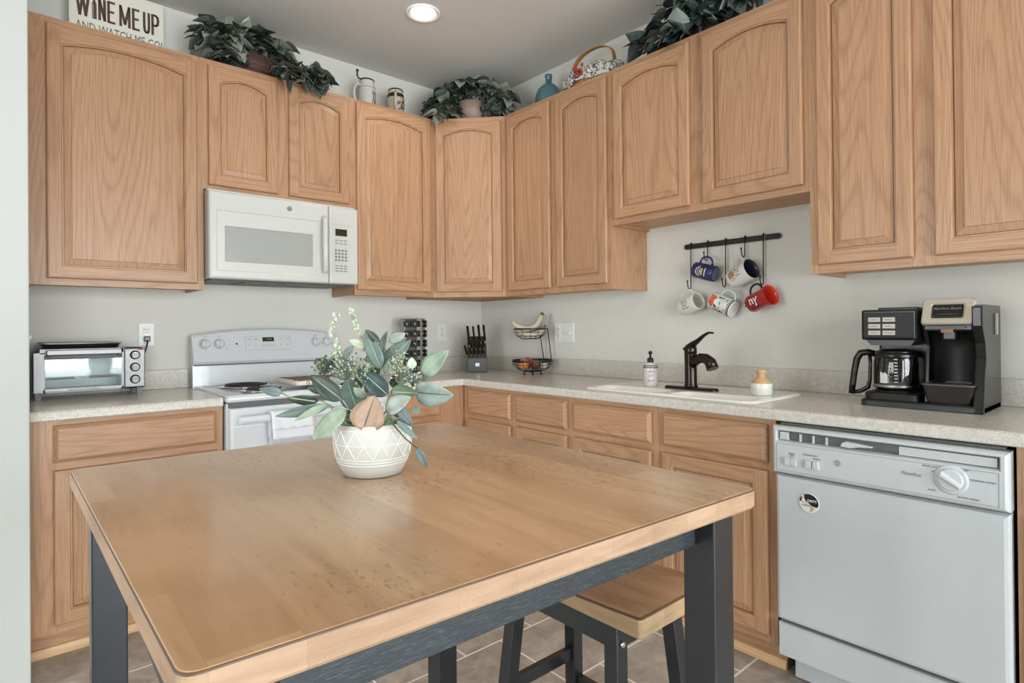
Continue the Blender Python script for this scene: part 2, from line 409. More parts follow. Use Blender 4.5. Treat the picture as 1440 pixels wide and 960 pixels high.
def wall_with_windows(name, wins, horiz, c0, c1, fixed0, fixed1):
    mb = MB(); cuts = sorted(wins); x = c0
    for a, b_, z0, z1 in cuts:
        for q in (((x, 0), (a, H)), ((a, 0), (b_, z0)), ((a, z1), (b_, H))):
            (u0, v0), (u1, v1) = q
            if horiz: mb.box((u0, fixed0, v0), (u1, fixed1, v1))
            else: mb.box((fixed0, u0, v0), (fixed1, u1, v1))
        x = b_
    if horiz: mb.box((x, fixed0, 0), (c1, fixed1, H))
    else: mb.box((fixed0, x, 0), (fixed1, c1, H))
    return struct(mb.build(name, M['wall']))
wall_with_windows('wall_rear', [(-4.7, -2.6, .12, 2.30), (-2.3, -.2, .12, 2.30)], True, XL, 0, YR-.1, YR)
wall_with_windows('wall_far_left', [(-3.1, -.7, .12, 2.30)], False, YR, 0, XL-.1, XL)  # the opening only serves the added left window
def window(name, a, b, z0, z1, horiz, p0, p1):
    mb = MB(); t = .05
    def bx(u0, v0, u1, v1):
        if horiz: mb.box((u0, p0, v0), (u1, p1, v1))
        else: mb.box((p0, u0, v0), (p1, u1, v1))
    bx(a, z0, b, z0+t); bx(a, z1-t, b, z1); bx(a, z0, a+t, z1); bx(b-t, z0, b, z1)
    bx(a, (z0+z1)/2-.02, b, (z0+z1)/2+.02); bx((a+b)/2-.02, z0, (a+b)/2+.02, z1)
    o = struct(mb.build(name, M['white_trim']))
    g = MB()
    pm = (p0+p1)/2
    if horiz: g.box((a+t, pm-.003, z0+t), (b-t, pm+.003, z1-t))
    else: g.box((pm-.003, a+t, z0+t), (pm+.003, b-t, z1-t))
    g.build('pane', M['glass'], o)
window('window_1', -4.7, -2.6, .12, 2.30, True, YR-.07, YR-.01)
window('window_2', -2.3, -.2, .12, 2.30, True, YR-.07, YR-.01)
window('added_window', -3.1, -.7, .12, 2.30, False, XL-.07, XL-.01)  # invented window, unseen, added to let in the left fill

# ------------------------------------------------------------------ oak cabinets
def door_mesh(mb, x0, x1, z0, z1, yf, arch=0.03, st=0.047, t=0.019):
    n = 14 if arch else 1
    xc, hw = (x0+x1)/2, (x1-x0)/2-st
    def inner(d, y):
        xl, xr, zb, zs = x0+st+d, x1-st-d, z0+st+d, z1-st-arch-d
        pts = [(xl, y, zb), (xr, y, zb)]
        for k in range(n+1):
            x = xr+(xl-xr)*k/n
            u = (x-xc)/max(1e-6, (xr-xl)/2)
            pts.append((x, y, zs+arch*(1-u*u)))
        return pts
    def outer(d, y):
        a, b_, c, e = x0+d, x1-d, z0+d, z1-d
        pts = [(a, y, c), (x0+st, y, c), (x1-st, y, c), (b_, y, c), (b_, y, e)]
        for k in range(n+1): pts.append((x1-st+(x0-x1+2*st)*k/n, y, e))
        pts.append((a, y, e)); return pts
    no = n+7
    O = [outer(0, yf+t), outer(0, yf+.006), outer(.002, yf+.002), outer(.006, yf)]
    for A, C in zip(O[:-1], O[1:]):
        for k in range(no):
            j = (k+1) % no
            m = 1 if (k < 3 or 4 <= k < no-1) else 0
            mb.add([A[k], A[j], C[j], C[k]], [[0, 1, 2, 3]], m)
    mb.add(O[0], [list(range(no))[::-1]], 0)
    o = O[-1]; i3 = inner(0, yf)
    mb.add([o[0], o[1], i3[0], i3[-1], o[no-2], o[no-1]], [[0, 1, 2, 3, 4, 5]], 0)
    mb.add([o[1], o[2], i3[1], i3[0]], [[0, 1, 2, 3]], 1)
    mb.add([o[2], o[3], o[4], o[5], i3[2], i3[1]], [[0, 1, 2, 3, 4, 5]], 0)
    for k in range(n): mb.add([i3[2+k], o[5+k], o[6+k], i3[3+k]], [[0, 1, 2, 3]], 1)
    rings = [i3, inner(.0025, yf+.0045), inner(.0065, yf+.0040), inner(.0068, yf+.0160), inner(.0100, yf+.0160), inner(.0104, yf+.0105), inner(.034, yf+.0050), inner(.0350, yf+.0015)]
    ni = n+3
    for q, (A, C) in enumerate(zip(rings[:-1], rings[1:])):
        for k in range(ni):
            j = (k+1) % ni
            m = 0 if (q >= 5 or k in (1, ni-1)) else 1
            mb.add([A[k], A[j], C[j], C[k]], [[0, 1, 2, 3]], m)
    mb.add(rings[-1], [list(range(ni))], 0)
    return mb
def slab_mesh(mb, x0, x1, z0, z1, yf, t=0.019):
    def lp(d, y): return [(x0+d, y, z0+d), (x1-d, y, z0+d), (x1-d, y, z1-d), (x0+d, y, z1-d)]
    mb.loft([lp(0, yf+t), lp(0, yf+.011), lp(.003, yf+.0085), lp(.012, yf+.0012), lp(.015, yf)], 0, False)
    return mb
def face_frame(mb, w, h, yb, yf, xs, zs, cuts=()):
    """stiles at xs [(x0,x1)], rails at zs [(z0,z1)] filling between them"""
    for a, b_ in xs: mb.box((a, yb, 0), (b_, yf, h), 0)
    for k in range(len(xs)-1):
        for a, b_ in zs: mb.box((xs[k][1], yb, a), (xs[k+1][0], yf, b_), 1)
OV = [M['oak_v'], M['oak_h'], M['oak_in']]
def wall_cabinet(label, loc, rz, w, h, d, doors, arch=0.03, left_stile=None):
    t = thing('upper_cabinet', label, 'cabinet', loc, rz)
    c = MB()
    yb = -d+.019
    c.box((0, 0, 0), (.016, yb, h), 0); c.box((w-.016, 0, 0), (w, yb, h), 0)
    c.box((.016, 0, .014), (w-.016, yb, .028), 2); c.box((.016, 0, h-.04), (w-.016, yb, h-.026), 1)
    c.box((.016, 0, .028), (w-.016, -.006, h-.04), 0)
    c.build('carcass', OV, t)
    f = MB(); g = .012
    xs = [(0, doors[0][0]+g)]
    for a, b_ in zip(doors[:-1], doors[1:]): xs.append((a[1]-g, b_[0]+g))
    xs.append((doors[-1][1]-g, w))
    z0, z1 = doors[0][2], doors[0][3]
    face_frame(f, w, h, yb, -d, xs, [(0, z0+g), (z1-g, h)])
    f.build('face_frame', OV, t)
    for a, b_, z0, z1 in doors:
        door_mesh(MB(), a, b_, z0, z1, -d-.0205, arch).build('door', OV, t)
    return t
D = .296
hh = T-B
wall_cabinet('large single-door oak wall cabinet at far left above the toaster oven', (-2.515, 0, B), 0, .640, hh, D, [(.063, .611, .027, 1.060)])
hm = T-1.862
wall_cabinet('short two-door oak wall cabinet directly above the white microwave', (-1.875, 0, 1.862), 0, .758, hm, D, [(.020, .339, .020, .585), (.397, .725, .020, .588)])
wall_cabinet('tall single-door oak wall cabinet right of the microwave, above the spice rack', (-1.117, 0, B), 0, .519, hh, D, [(.012, .491, .030, 1.066)])
wall_cabinet('tall two-door oak wall cabinet above the fruit basket, right of the corner', (0, -.622, B), RWALL, .809, hh, D, [(.038, .392, .029, 1.062), (.442, .794, .029, 1.060)])
hs = T-1.700
wall_cabinet('short two-door oak wall cabinet above the hanging mugs and sink', (0, -1.431, 1.700), RWALL, .956, hs, D, [(.033, .452, .029, .748), (.517, .936, .027, .748)])
wall_cabinet('tall two-door oak wall cabinet at far right above the coffee maker', (0, -2.387, B), RWALL, .914, hh, D, [(.030, .333, .030, 1.060), (.391, .880, .030, 1.060)])
# diagonal corner wall cabinet
A_, B_ = Vector((-.598, -.296)), Vector((-.296, -.622))
Ld = (B_-A_).length; az = math.atan2(B_.y-A_.y, B_.x-A_.x)
t = thing('upper_cabinet', 'diagonal oak corner wall cabinet with one arched door', 'cabinet', (A_.x, A_.y, B), az)
def loc2(p): v = Matrix.Rotation(-az, 2) @ (Vector(p)-A_); return (v.x, v.y)
poly = [loc2(p) for p in ((-.598, -.296), (-.296, -.622), (0, -.622), (0, 0), (-.598, 0))]
poly2 = [(poly[0][0]+.001, .019), (poly[1][0]-.001, .019)]+poly[2:]
c = MB(); c.prism(poly2, 2, .014, .028, 2); c.prism(poly2, 2, hh-.04, hh-.026, 1)
for i, j in ((1, 2), (2, 3), (3, 4), (4, 0)):
    p, q = Vector(poly2[i]), Vector(poly2[j]); nrm = (q-p).normalized(); nrm = Vector((-nrm.y, nrm.x))*.012
    c.prism([tuple(p), tuple(q), tuple(q+nrm), tuple(p+nrm)], 2, 0, hh, 0)
c.build('carcass', OV, t)
f = MB(); face_frame(f, Ld, hh, .019, 0, [(0, .032), (Ld-.032, Ld)], [(0, .042), (hh-.03, hh)]); f.build('face_frame', OV, t)
door_mesh(MB(), .020, Ld-.024, .030, 1.060, -.0205).build('door', OV, t)

FD = .602
def base_cabinet(label, loc, rz, w, drawers, doors, stiles, kick0=0, kick1=None):
    t = thing('base_cabinet', label, 'cabinet', loc, rz)
    kick1 = w if kick1 is None else kick1
    c = MB(); yb = -FD+.019
    c.box((0, 0, .105), (.016, yb, ZT), 0); c.box((w-.016, 0, .105), (w, yb, ZT), 0)
    c.box((.016, 0, .105), (w-.016, yb, .12), 1); c.box((.016, 0, .12), (w-.016, -.006, ZT), 0)
    c.box((.016, -.006, ZT-.02), (w-.016, yb, ZT-.001), 1) if False else None
    c.build('carcass', OV, t)
    f = MB()
    face_frame(f, w, ZT, yb, -FD, stiles, [(.105, .148), (.690, .733), (.842, ZT)])
    for v in f.v:
        if v.z < .104: v.z = .105
    f.build('face_frame', OV, t)
    k = MB(); k.box((kick0, 0, 0), (kick1, -.530, .105), 0); k.build('toe_kick', M['oak_h'], t)
    q = MB(); q.prism([(-.5305, 0), (-.548, 0), (-.548, .012), (-.541, .03), (-.5305, .034)], 0, kick0, kick1, 0); q.build('shoe_moulding', M['oak_pale'], t)
    for a, b_, z0, z1 in drawers: slab_mesh(MB(), a, b_, z0, z1, -FD-.0205).build('drawer', M['oak_h'], t)
    for a, b_, z0, z1 in doors: door_mesh(MB(), a, b_, z0, z1, -FD-.0205, 0).build('door', OV, t)
    return t
base_cabinet('oak base cabinet at far left under the toaster oven counter', (-2.519, 0, 0), 0, .639, [(.067, .614, .721, .856)], [(.067, .614, .134, .693)], [(0, .036), (.036, .079), (.602, .639)])
base_cabinet('oak base cabinet between the range and the inner corner', (-1.112, 0, 0), 0, .508, [(.03, .342, .721, .856)], [(.03, .342, .134, .693)], [(0, .042), (.330, .508)])
base_cabinet('oak base cabinet under the fruit basket, two narrow drawers over doors', (0, -.604, 0), RWALL, .831, [(.054, .416, .721, .855), (.458, .814, .721, .858)], [(.054, .416, .134, .693), (.458, .814, .134, .695)], [(0, .066), (.404, .470), (.802, .831)])
base_cabinet('oak sink base cabinet with two wide false drawer fronts left of the dishwasher', (0, -1.435, 0), RWALL, .954, [(.023, .451, .723, .853), (.503, .928, .724, .855)], [(.023, .451, .134, .695), (.503, .928, .134, .698)], [(0, .035), (.439, .515), (.916, .954)])
base_cabinet('oak base cabinet at the right edge beyond the dishwasher', (0, -3.019, 0), RWALL, .56, [(.03, .53, .721, .855)], [(.03, .53, .134, .695)], [(0, .042), (.518, .56)])

# ------------------------------------------------------------------ counters and sink
CD = .630
def nose(mb, axis, c0, c1, y):
    mb.prism([(y+.03, ZT), (y+.004, ZT), (y, ZT+.004), (y, ZC-.010), (y+.003, ZC-.003), (y+.010, ZC), (y+.03, ZC)], axis, c0, c1, 0)
t = thing('countertop', 'short speckled laminate countertop left of the range, under the toaster oven', 'countertop', (-2.519, 0, ZT))
mb = MB(); mb.T = Tr(2.519, 0, -ZT); mb.box((-2.519, 0, ZT), (-1.884, -CD+.03, ZC)); nose(mb, 0, -2.519, -1.884, -CD); mb.build('worktop', M['counter'], t)
mb = MB(); mb.T = Tr(2.519, 0, -ZT); mb.box((-2.519, 0, ZC), (-1.884, -.02, ZC+.094)); mb.build('backsplash', M['splash'], t, bev=.003)
t = thing('countertop', 'long L-shaped speckled laminate countertop running from range to coffee maker', 'countertop', (0, 0, ZT))
mb = MB(); mb.T = Tr(0, 0, -ZT)
SX0, SX1, SY0, SY1 = -.560, -.150, -2.285, -1.485      # sink cut-out
mb.box((-1.110, 0, ZT), (0, -CD+.03, ZC)); mb.box((-CD+.03, -CD+.03, ZT), (0, SY1, ZC))
mb.box((SX1, SY1, ZT), (0, SY0, ZC)); mb.box((-CD+.03, SY1, ZT), (SX0, SY0, ZC)); mb.box((-CD+.03, SY0, ZT), (0, -3.60, ZC))
nose(mb, 0, -1.110, -CD+.03, -CD); nose(mb, 1, -CD+.03, -3.60, -CD); mb.box((-CD, -CD, ZT), (-CD+.031, -CD+.031, ZC-.0005))
mb.build('worktop', M['counter'], t)
mb = MB(); mb.T = Tr(0, 0, -ZT); mb.box((-1.110, 0, ZC), (-.0, -.02, ZC+.094)); mb.box((-.02, -.02, ZC), (0, -3.60, ZC+.094)); mb.build('backsplash', M['splash'], t, bev=.003)
def rrect(x0, x1, y0, y1, r, z, n=5):
    pts = []
    for cx, cy, a in ((x1-r, y1-r, 0), (x0+r, y1-r, 90), (x0+r, y0+r, 180), (x1-r, y0+r, 270)):
        for k in range(n+1):
            q = R(a+90*k/n); pts.append((cx+r*math.cos(q), cy+r*math.sin(q), z))
    return pts
t = thing('sink', 'white drop-in double sink set in the speckled counter under the mugs', 'sink', (-.355, -1.885, ZC))
mb = MB(); mb.T = Tr(.355, 1.885, -ZC)
z = ZC
def bowl(y0, y1):
    x0, x1 = -.540, -.395
    return [rrect(x0, x1, y0, y1, .04, z+.007), rrect(x0+.006, x1-.006, y0+.006, y1-.006, .04, z+.002), rrect(x0+.012, x1-.010, y0+.015, y1-.015, .04, z-.13), rrect(x0+.04, x1-.03, y0+.04, y1-.04, .03, z-.15)]
mb.loft([rrect(SX0-.012, SX1+.012, SY0-.012, SY1+.012, .05, z+.0005), rrect(SX0-.010, SX1+.010, SY0-.010, SY1+.010, .05, z+.006), rrect(SX0, SX1, SY0, SY1, .05, z+.010), rrect(SX0+.016, SX1-.016, SY0+.016, SY1-.016, .04, z+.007)], 0, True, False, False)
# deck between the rim and the two bowls
xa, xb, ya, yb = SX0+.016, SX1-.016, SY0+.016, SY1-.016
b1 = bowl(-2.262, -1.905); b2 = bowl(-1.865, -1.508)
bm_ = bmesh.new()
def ringv(pts): return [bm_.verts.new(p) for p in pts]
loops = [ringv(rrect(xa, xb, ya, yb, .04, z+.007)), ringv(b1[0]), ringv(b2[0])]
eds = []
for lp in loops:
    for k in range(len(lp)): eds.append(bm_.edges.new((lp[k], lp[(k+1) % len(lp)])))
bmesh.ops.triangle_fill(bm_, use_beauty=True, use_dissolve=False, edges=eds)
bm_.verts.index_update()
mb.add([v.co.copy() for v in bm_.verts], [[v.index for v in f.verts] for f in bm_.faces], 0); bm_.free()
for b_ in (b1, b2): mb.loft(b_, 0, True, False, True)
mb.build('basin', M['sink'], t)
for yy in (-2.085, -1.685):
    q = MB(); q.T = Tr(-.465+.355, yy+1.885, -.149); q.lathe([(.04, 0), (.04, .004), (.03, .006), (.028, .002)], 20, 0); q.build('drain', M['steel'], t)
# ------------------------------------------------------------------ round emblem used on the white appliances
def emblem(parent, x, y, z, r, back, fore, ring=True):
    q = MB(); q.T = Tr(x, y, z) @ FRONT
    q.lathe([(r, -.003), (r, .0012), (r*.93, .002)], 28, 0)
    pts = [(r*.84*math.cos(2*math.pi*k/28), r*.84*math.sin(2*math.pi*k/28), .0022) for k in range(28)]
    q.tube(pts, r*.05, 6, 1, True)
    q.text('GE', r*1.0, Tr(0, 0, .0022), 1, .0004)
    for a in (20, 110, 200, 290):
        pts = [(r*.70*math.cos(R(a+b_))*(1-.12*math.sin(R(b_*3))), r*.70*math.sin(R(a+b_))*(1-.12*math.sin(R(b_*3))), .0022) for b_ in range(0, 61, 10)]
        q.tube(pts, r*.045, 5, 1)
    return q.build('emblem', [back, fore], parent)

# ------------------------------------------------------------------ microwave over the range
t = thing('microwave', 'white over-range microwave under the short oak cabinet', 'microwave', (-1.8745, 0, 1.438))
Wm, Hm, FM = .737, .404, -.385
mb = MB(); mb.box((0.004, -.002, .004), (Wm-.002, -.345, Hm+.014), 0); mb.box((0.02, -.01, -.003), (Wm-.02, -.33, .006), 1)
mb.build('body', [M['mw_white'], M['dark_grey']], t, bev=.003)
XD = .574      # right edge of the door
mb = MB()      # front fascia: door leaf with a recessed window field
def fr(a, y): return [(a[0], y, a[1]), (a[2], y, a[1]), (a[2], y, a[3]), (a[0], y, a[3])]
dl = (0.0, 0.0, XD-.001, Hm)
fld = (.032, .035, XD-.030, .318); win = (.070, .081, XD-.085, .246)
def ins(a, d): return (a[0]+d, a[1]+d, a[2]-d, a[3]-d)
mb.loft([fr(dl, -.347), fr(dl, FM+.010), fr(ins(dl, .003), FM+.003), fr(ins(dl, .010), FM), fr(fld, FM), fr(ins(fld, .004), FM+.003), fr(ins(win, -.002), FM+.003), fr(win, FM+.004), fr(ins(win, .002), FM+.009)], 0, False, True, False)
mb.build('door', M['mw_white'], t)
q = MB(); q.add(fr(ins(win, .002), FM+.008), [[0, 1, 2, 3]]); q.build('window', M['mw_glass'], t)
mb = MB(); cp = (XD+.001, 0, Wm, Hm)
pad = (XD+.010, .060, Wm-.030, .312)
mb.loft([fr(cp, -.347), fr(cp, FM+.010), fr(ins(cp, .003), FM+.003), fr(ins(cp, .009), FM), fr(pad, FM), fr(ins(pad, .003), FM+.002)], 0, False, True, True)
cpn = mb.build('control_panel', M['mw_white'], t)
q = MB(); q.box((.608, FM+.002, .252), (.672, FM-.0005, .288), 0); q.build('display', M['display'], cpn)
q = MB()
random.seed(4)
for r_, zz in enumerate((.226, .210)):
    for k in range(3): q.box((.607+.024*k, FM+.002, zz), (.607+.024*k+.016, FM-.0008, zz+.004), 0)
for r_ in range(4):
    for k in range(4): q.box((.605+.0185*k, FM+.002, .170-.017*r_), (.605+.0185*k+.011, FM-.0012, .170-.017*r_+.010), 0)
for r_ in range(3):
    for k in range(3): q.box((.607+.024*k, FM+.002, .092-.014*r_), (.607+.024*k+.016, FM-.0008, .092-.014*r_+.005), 0)
q.build('keypad', M['mid_grey'], cpn)
q = MB()
hp = [(.545, FM-.012, .056), (.541, FM-.030, .075), (.538, FM-.036, .16), (.537, FM-.037, .20), (.538, FM-.036, .24), (.541, FM-.030, .325), (.545, FM-.012, .338)]
q.tube(hp, .0135, 12, 0); q.box((.533, FM+.003, .050), (.557, FM-.016, .070), 0); q.box((.533, FM+.003, .326), (.557, FM-.016, .346), 0)
q.build('handle', M['mw_white'], t, bev=.003)
emblem(t, .368, FM-.0005, .362, .0125, M['steel'], M['dark_grey'])
q = MB(); q.box((0.18, -.06, -.006), (.58, -.30, -.002), 1)
for k in range(16): q.box((.19+.024*k, -.07, -.008), (.19+.024*k+.012, -.29, -.004), 0)
q.build('grease_filter', [M['mid_grey'], M['dark_grey']], t)

# ------------------------------------------------------------------ electric range
t = thing('range', 'white electric coil range with curved control backguard', 'stove', (-1.877, 0, 0))
W = .762
mb = MB(); mb.box((0.004, -.03, .02), (W-.004, -.628, .885), 0); mb.box((0.02, -.05, 0), (W-.02, -.58, .02), 1); mb.build('body', [M['range_white'], M['black_matte']], t)
mb = MB()
mb.loft([rrect(0, W, -.660, -.02, .012, .892, 3), rrect(0, W, -.660, -.02, .012, .908, 3), rrect(.004, W-.004, -.656, -.02, .012, .918, 3), rrect(.010, W-.010, -.650, -.02, .012, .9215, 3), rrect(.028, W-.028, -.625, -.09, .012, .9205, 3), rrect(.036, W-.036, -.616, -.10, .012, .9165, 3)], 0, True)
mb.build('cooktop', M['range_white'], t)
mb = MB(); mb.box((.012, -.640, .868), (W-.012, -.625, .892), 0); mb.build('vent_gap', M['dark_grey'], t)
# backguard, side profile leaning back, top curved across
def bgz(x): u = (x/W-.5)*2; return 1.208-.032*u*u
ns = 18; top = []
mb = MB()
secs = []
for k in range(ns+1):
    x = W*k/ns; z1 = bgz(x); e = .004 if k in (0, ns) else 0
    secs.append([(x, -.022, .905), (x, -.088+e, .905), (x, -.082+e, 1.024), (x, -.098+e, 1.030), (x, -.106+e, 1.042), (x, -.068+e, z1-.010), (x, -.060, z1-.002), (x, -.048, z1), (x, -.022, z1-.004)])
mb.loft(secs, 0, False); mb.build('backguard', M['range_white'], t)
q = MB(); q.box((.006, -.091, 1.0215), (W-.006, -.08, 1.0285)); q.build('shadow_gap', M['dark_grey'], t)
def bgy(x, z): return -.106+(z-1.042)/(bgz(x)-.010-1.042)*.038
FT = lambda x, z, o=0: Tr(x, bgy(x, z)-o, z) @ Rx(-math.degrees(math.atan2(.038, bgz(x)-1.052))) @ FRONT
for x in (.058, .124, .628, .692):
    q = MB(); q.T = FT(x, 1.130)
    q.lathe([(.024, -.002), (.024, .003), (.020, .008), (.019, .013), (.016, .015)], 24, 0)
    q.cbox((-.004, -.018, .011), (.004, .018, .021), .002, 0); q.box((-.001, .004, .021), (.001, .017, .0215), 1)
    q.build('knob', [M['range_white'], M['grey_line']], t)
    q = MB(); q.T = FT(x, 1.130)
    q.text('OFF', .009, Tr(0, .037, .0006), 0); q.text('HI', .008, Tr(.034, -.012, .0006), 0); q.text('LO', .008, Tr(.030, -.028, .0006), 0)
    q.tube([(.0285*math.cos(R(a)), .0285*math.sin(R(a)), .0004) for a in range(100, 281, 15)], .0009, 5, 0)
    q.build('dial_marks', M['mid_grey'], t)
q = MB(); q.T = FT(.205, 1.128); q.lathe([(.0045, -.001), (.0045, .002), (.003, .003)], 12); q.build('indicator_light', M['black'], t)
q = MB(); q.T = FT(.365, 1.148); q.box((-.030, -.011, -.001), (.030, .012, .0015)); q.build('clock_display', M['display'], t)
q = MB(); q.T = FT(.365, 1.149, .0016)
q.text('12:30', .012, Tr(.004, 0, .0004), 0); q.build('clock_digits', plain('dim_green_digits', (140, 150, 90), 0.4), t)
q = MB(); q.T = FT(.365, 1.128, .0002)
for a, b_ in (((-.118, -.036), (.118, -.0352)), ((-.118, .037), (-.036, .0378)), ((.036, .037), (.118, .0378)), ((-.118, -.036), (-.1172, .037)), ((.1172, -.036), (.118, .037))):
    q.box((a[0], a[1], 0), (b_[0], b_[1], .0006))
for k, s in enumerate(('BAKE', 'BROIL')): q.text(s, .008, Tr(-.096+.034*k, .022, .0004), 0)
for k, s in enumerate(('+', '-')): q.text(s, .013, Tr(-.100+.034*k, -.008, .0004), 0)
for k in range(4): q.tube([(-.030+.020*k+.006*math.cos(R(a)), -.010+.006*math.sin(R(a)), .0004) for a in range(0, 360, 30)], .0006, 4, 0, True)
for k, s in enumerate(('CLOCK', 'TIMER')): q.text(s, .007, Tr(.066+.036*k, .022, .0004), 0); q.text('OK', .008, Tr(.066+.036*k, -.008, .0004), 0)
q.build('control_marks', M['mid_grey'], t)
def burner(x, y, r, turns, tilt=0):
    q = MB(); q.T = Tr(x, y, .9175)
    q.lathe([(r+.022, .001), (r+.022, .005), (r+.012, .0065), (r+.004, .003), (r*.5, -.004+.006), (.01, .001)], 36, 0, cap1=True)
    dp = q.build('drip_pan', M['chrome'], t)
    q = MB(); q.T = Tr(x, y, .929) @ Rx(tilt)
    pts = []; n = int(turns*26)
    for k in range(n+1):
        a = 2*math.pi*k/26; rr = r*.24+(r-r*.24)*k/n; pts.append((rr*math.cos(a), rr*math.sin(a), 0))
    q.tube(pts, .0042, 6, 0)
    for a in (30, 150, 270): q.box((-.002, 0, -.009), (.002, .001, -.004)); q.tube([(.01*math.cos(R(a)), .01*math.sin(R(a)), -.006), (r*math.cos(R(a)), r*math.sin(R(a)), -.006)], .002, 4, 0)
    q.lathe([(.012, -.008), (.012, .002), (.010, .003)], 14, 0)
    q.build('burner_coil', M['coil'], t)
burner(.205, -.225, .098, 5); burner(.200, -.500, .076, 4); burner(.560, -.235, .076, 4); burner(.560, -.480, .090, 5)
# oven door with handle
FY = -.665
mb = MB(); dl = (.012, .215, W-.012, .866)
win2 = (.15, .40, W-.15, .70)
mb.loft([fr(dl, -.630), fr(dl, FY+.008), fr(ins(dl, .003), FY+.002), fr(ins(dl, .009), FY), fr(win2, FY), fr(ins(win2, .006), FY+.004)], 0, False, True, True)
dr = mb.build('oven_door', M['range_white'], t)
q = MB(); q.add(fr(ins(win2, .008), FY+.0035), [[0, 1, 2, 3]]); q.build('oven_window', M['mw_glass'], dr)
q = MB(); q.box((.016, FY-.0006, .786), (W-.016, FY+.001, .7885)); q.build('panel_line', M['white_trim'], dr)
hz, hy = .818, FY-.040
q = MB()
pts = [(.055, FY+.002, hz), (.055, hy+.006, hz), (.058, hy, hz), (.40, hy, hz), (W-.058, hy, hz), (W-.055, hy+.006, hz), (W-.055, FY+.002, hz)]
def hsec(x): return [(x, hy+.010*math.cos(R(a))*0.9, hz+.017*math.sin(R(a))) for a in range(0, 360, 30)]
q.loft([hsec(.040), hsec(.043), hsec(W-.043), hsec(W-.040)], 0, True)
for x in (.05, W-.05): q.box((x-.012, hy, hz-.014), (x+.012, FY+.002, hz+.014), 0)
q.build('handle', M['range_white'], dr, bev=.002)
mb = MB(); a = (.012, .06, W-.012, .205)
mb.loft([fr(a, -.630), fr(a, FY+.006), fr(ins(a, .006), FY)], 0, False); mb.build('storage_drawer', M['range_white'], t)

# towel folded over the oven door handle
t = thing('dish_towel', 'white dish towel with lilac band folded over the oven handle', 'towel', (-1.877, 0, 0))
def drape(x0, x1, z_front, z_back, thick, yoff=0.0, amp=.0015):
    path = [(hy+.016+yoff*.2, z_back)]
    path += [(hy+.016+yoff*.2, hz-.01)]
    for a in range(0, 181, 20): path.append((hy+(.0145+yoff)*math.cos(R(a)), hz+(.0195+yoff)*math.sin(R(a))))
    for k in range(1, 9): path.append((hy-.0145-yoff-.0012*k, hz+(z_front-hz)*k/8))
    q = MB(); nx = 12
    outer_, inner_ = [], []
    for k in range(nx+1):
        x = x0+(x1-x0)*k/nx
        w_ = amp*math.sin(k*1.9)+amp*.6*math.sin(k*3.1)
        outer_.append([(x, y-(w_+thick/2 if i > 6 else thick/2*(-1 if i < 2 else 0)), z+(thick/2 if 2 <= i <= 10 else 0)) for i, (y, z) in enumerate(path)])
    m_ = len(path)
    fs = []
    vs = [p for g in outer_ for p in g]
    for k in range(nx):
        for i in range(m_-1): fs.append([k*m_+i, k*m_+i+1, (k+1)*m_+i+1, (k+1)*m_+i])
    q.add(vs, fs, 0, True); return q
q = drape(.164, .352, .722, .70, .003)
o = q.build('cloth', M['towel'], t); s = o.modifiers.new('thick', 'SOLIDIFY'); s.thickness = .004; s.offset = 1
q = drape(.160, .345, .768, .73, .003, .005)
o = q.build('upper_fold', M['towel'], t); s = o.modifiers.new('thick', 'SOLIDIFY'); s.thickness = .004; s.offset = 1
q = MB(); q.box((.160, hy-.0335, .771), (.345, hy-.0325, .7745)); q.box((.164, hy-.0305, .7225), (.352, hy-.0295, .728)); q.build('band', M['towel_band'], t)

# low tray on the right side of the cooktop
t = thing('stovetop_tray', 'low cream tray with brown wavy lines on right of the cooktop', 'tray', (-1.385, -.42, .934))
mb = MB(); z0 = 0
mb.loft([rrect(-.16, .16, -.15, .15, .03, 0), rrect(-.165, .165, -.155, .155, .03, .004), rrect(-.165, .165, -.155, .155, .03, .018), rrect(-.160, .160, -.150, .150, .03, .021)], 0, True)
mb.build('pan', plain('cream_enamel', (222, 214, 204), 0.4), t)
q = MB()
random.seed(8)
for k in range(9):
    y = -.12+.03*k
    q.tube([(-.145+.0145*i, y+.012*math.sin(i*.9+k*1.7), .0215) for i in range(21)], .0022, 4, 0)
q.build('wavy_lines', plain('tray_brown', (110, 78, 66), 0.6), t)
q = MB()
for x in (-.11, -.02, .07): q.tube([(x+.008*math.cos(R(a)), -.1555, .011+.006*math.sin(R(a))) for a in range(0, 360, 30)], .0016, 5, 0, True)
q.build('hoop_mark', plain('tray_mark_grey', (120, 112, 106), 0.6), t)

# ------------------------------------------------------------------ dishwasher
t = thing('dishwasher', 'white built-in dishwasher with black-and-white round magnet on its door', 'dishwasher', (0, -2.398, 0), RWALL)
Wd = .612; FX = -.636
mb = MB(); mb.box((0.004, -.02, .1), (Wd-.004, -.590, .862), 0); mb.box((.02, -.02, 0), (Wd-.02, -.5, .1), 1); mb.build('tub', [M['dark_grey'], M['black_matte']], t)
mb = MB(); mb.box((.012, -.58, .8625), (Wd-.012, -.612, .8705)); mb.build('top_strip', M['dark_grey'], t)
mb = MB(); a = (0, .214, Wd, .700)
mb.loft([fr(a, -.592), fr(a, FX+.016), fr(ins(a, .006), FX+.003), fr(ins(a, .014), FX)], 0, False); mb.build('door_panel', M['app_white'], t)
mb = MB(); a = (-.002, .706, Wd+.002, .862); CY = -.650
rec = (.016, .816, Wd-.020, .846); plt = (.014, .718, Wd-.020, .806)
mb.loft([fr(a, -.592), fr(a, CY+.014), fr(ins(a, .004), CY+.004), fr(ins(a, .010), CY), fr(ins(rec, -.004), CY), fr(rec, CY+.010), fr(ins(rec, .004), CY+.030)], 0, False)
cp = mb.build('control_panel', M['app_white'], t)
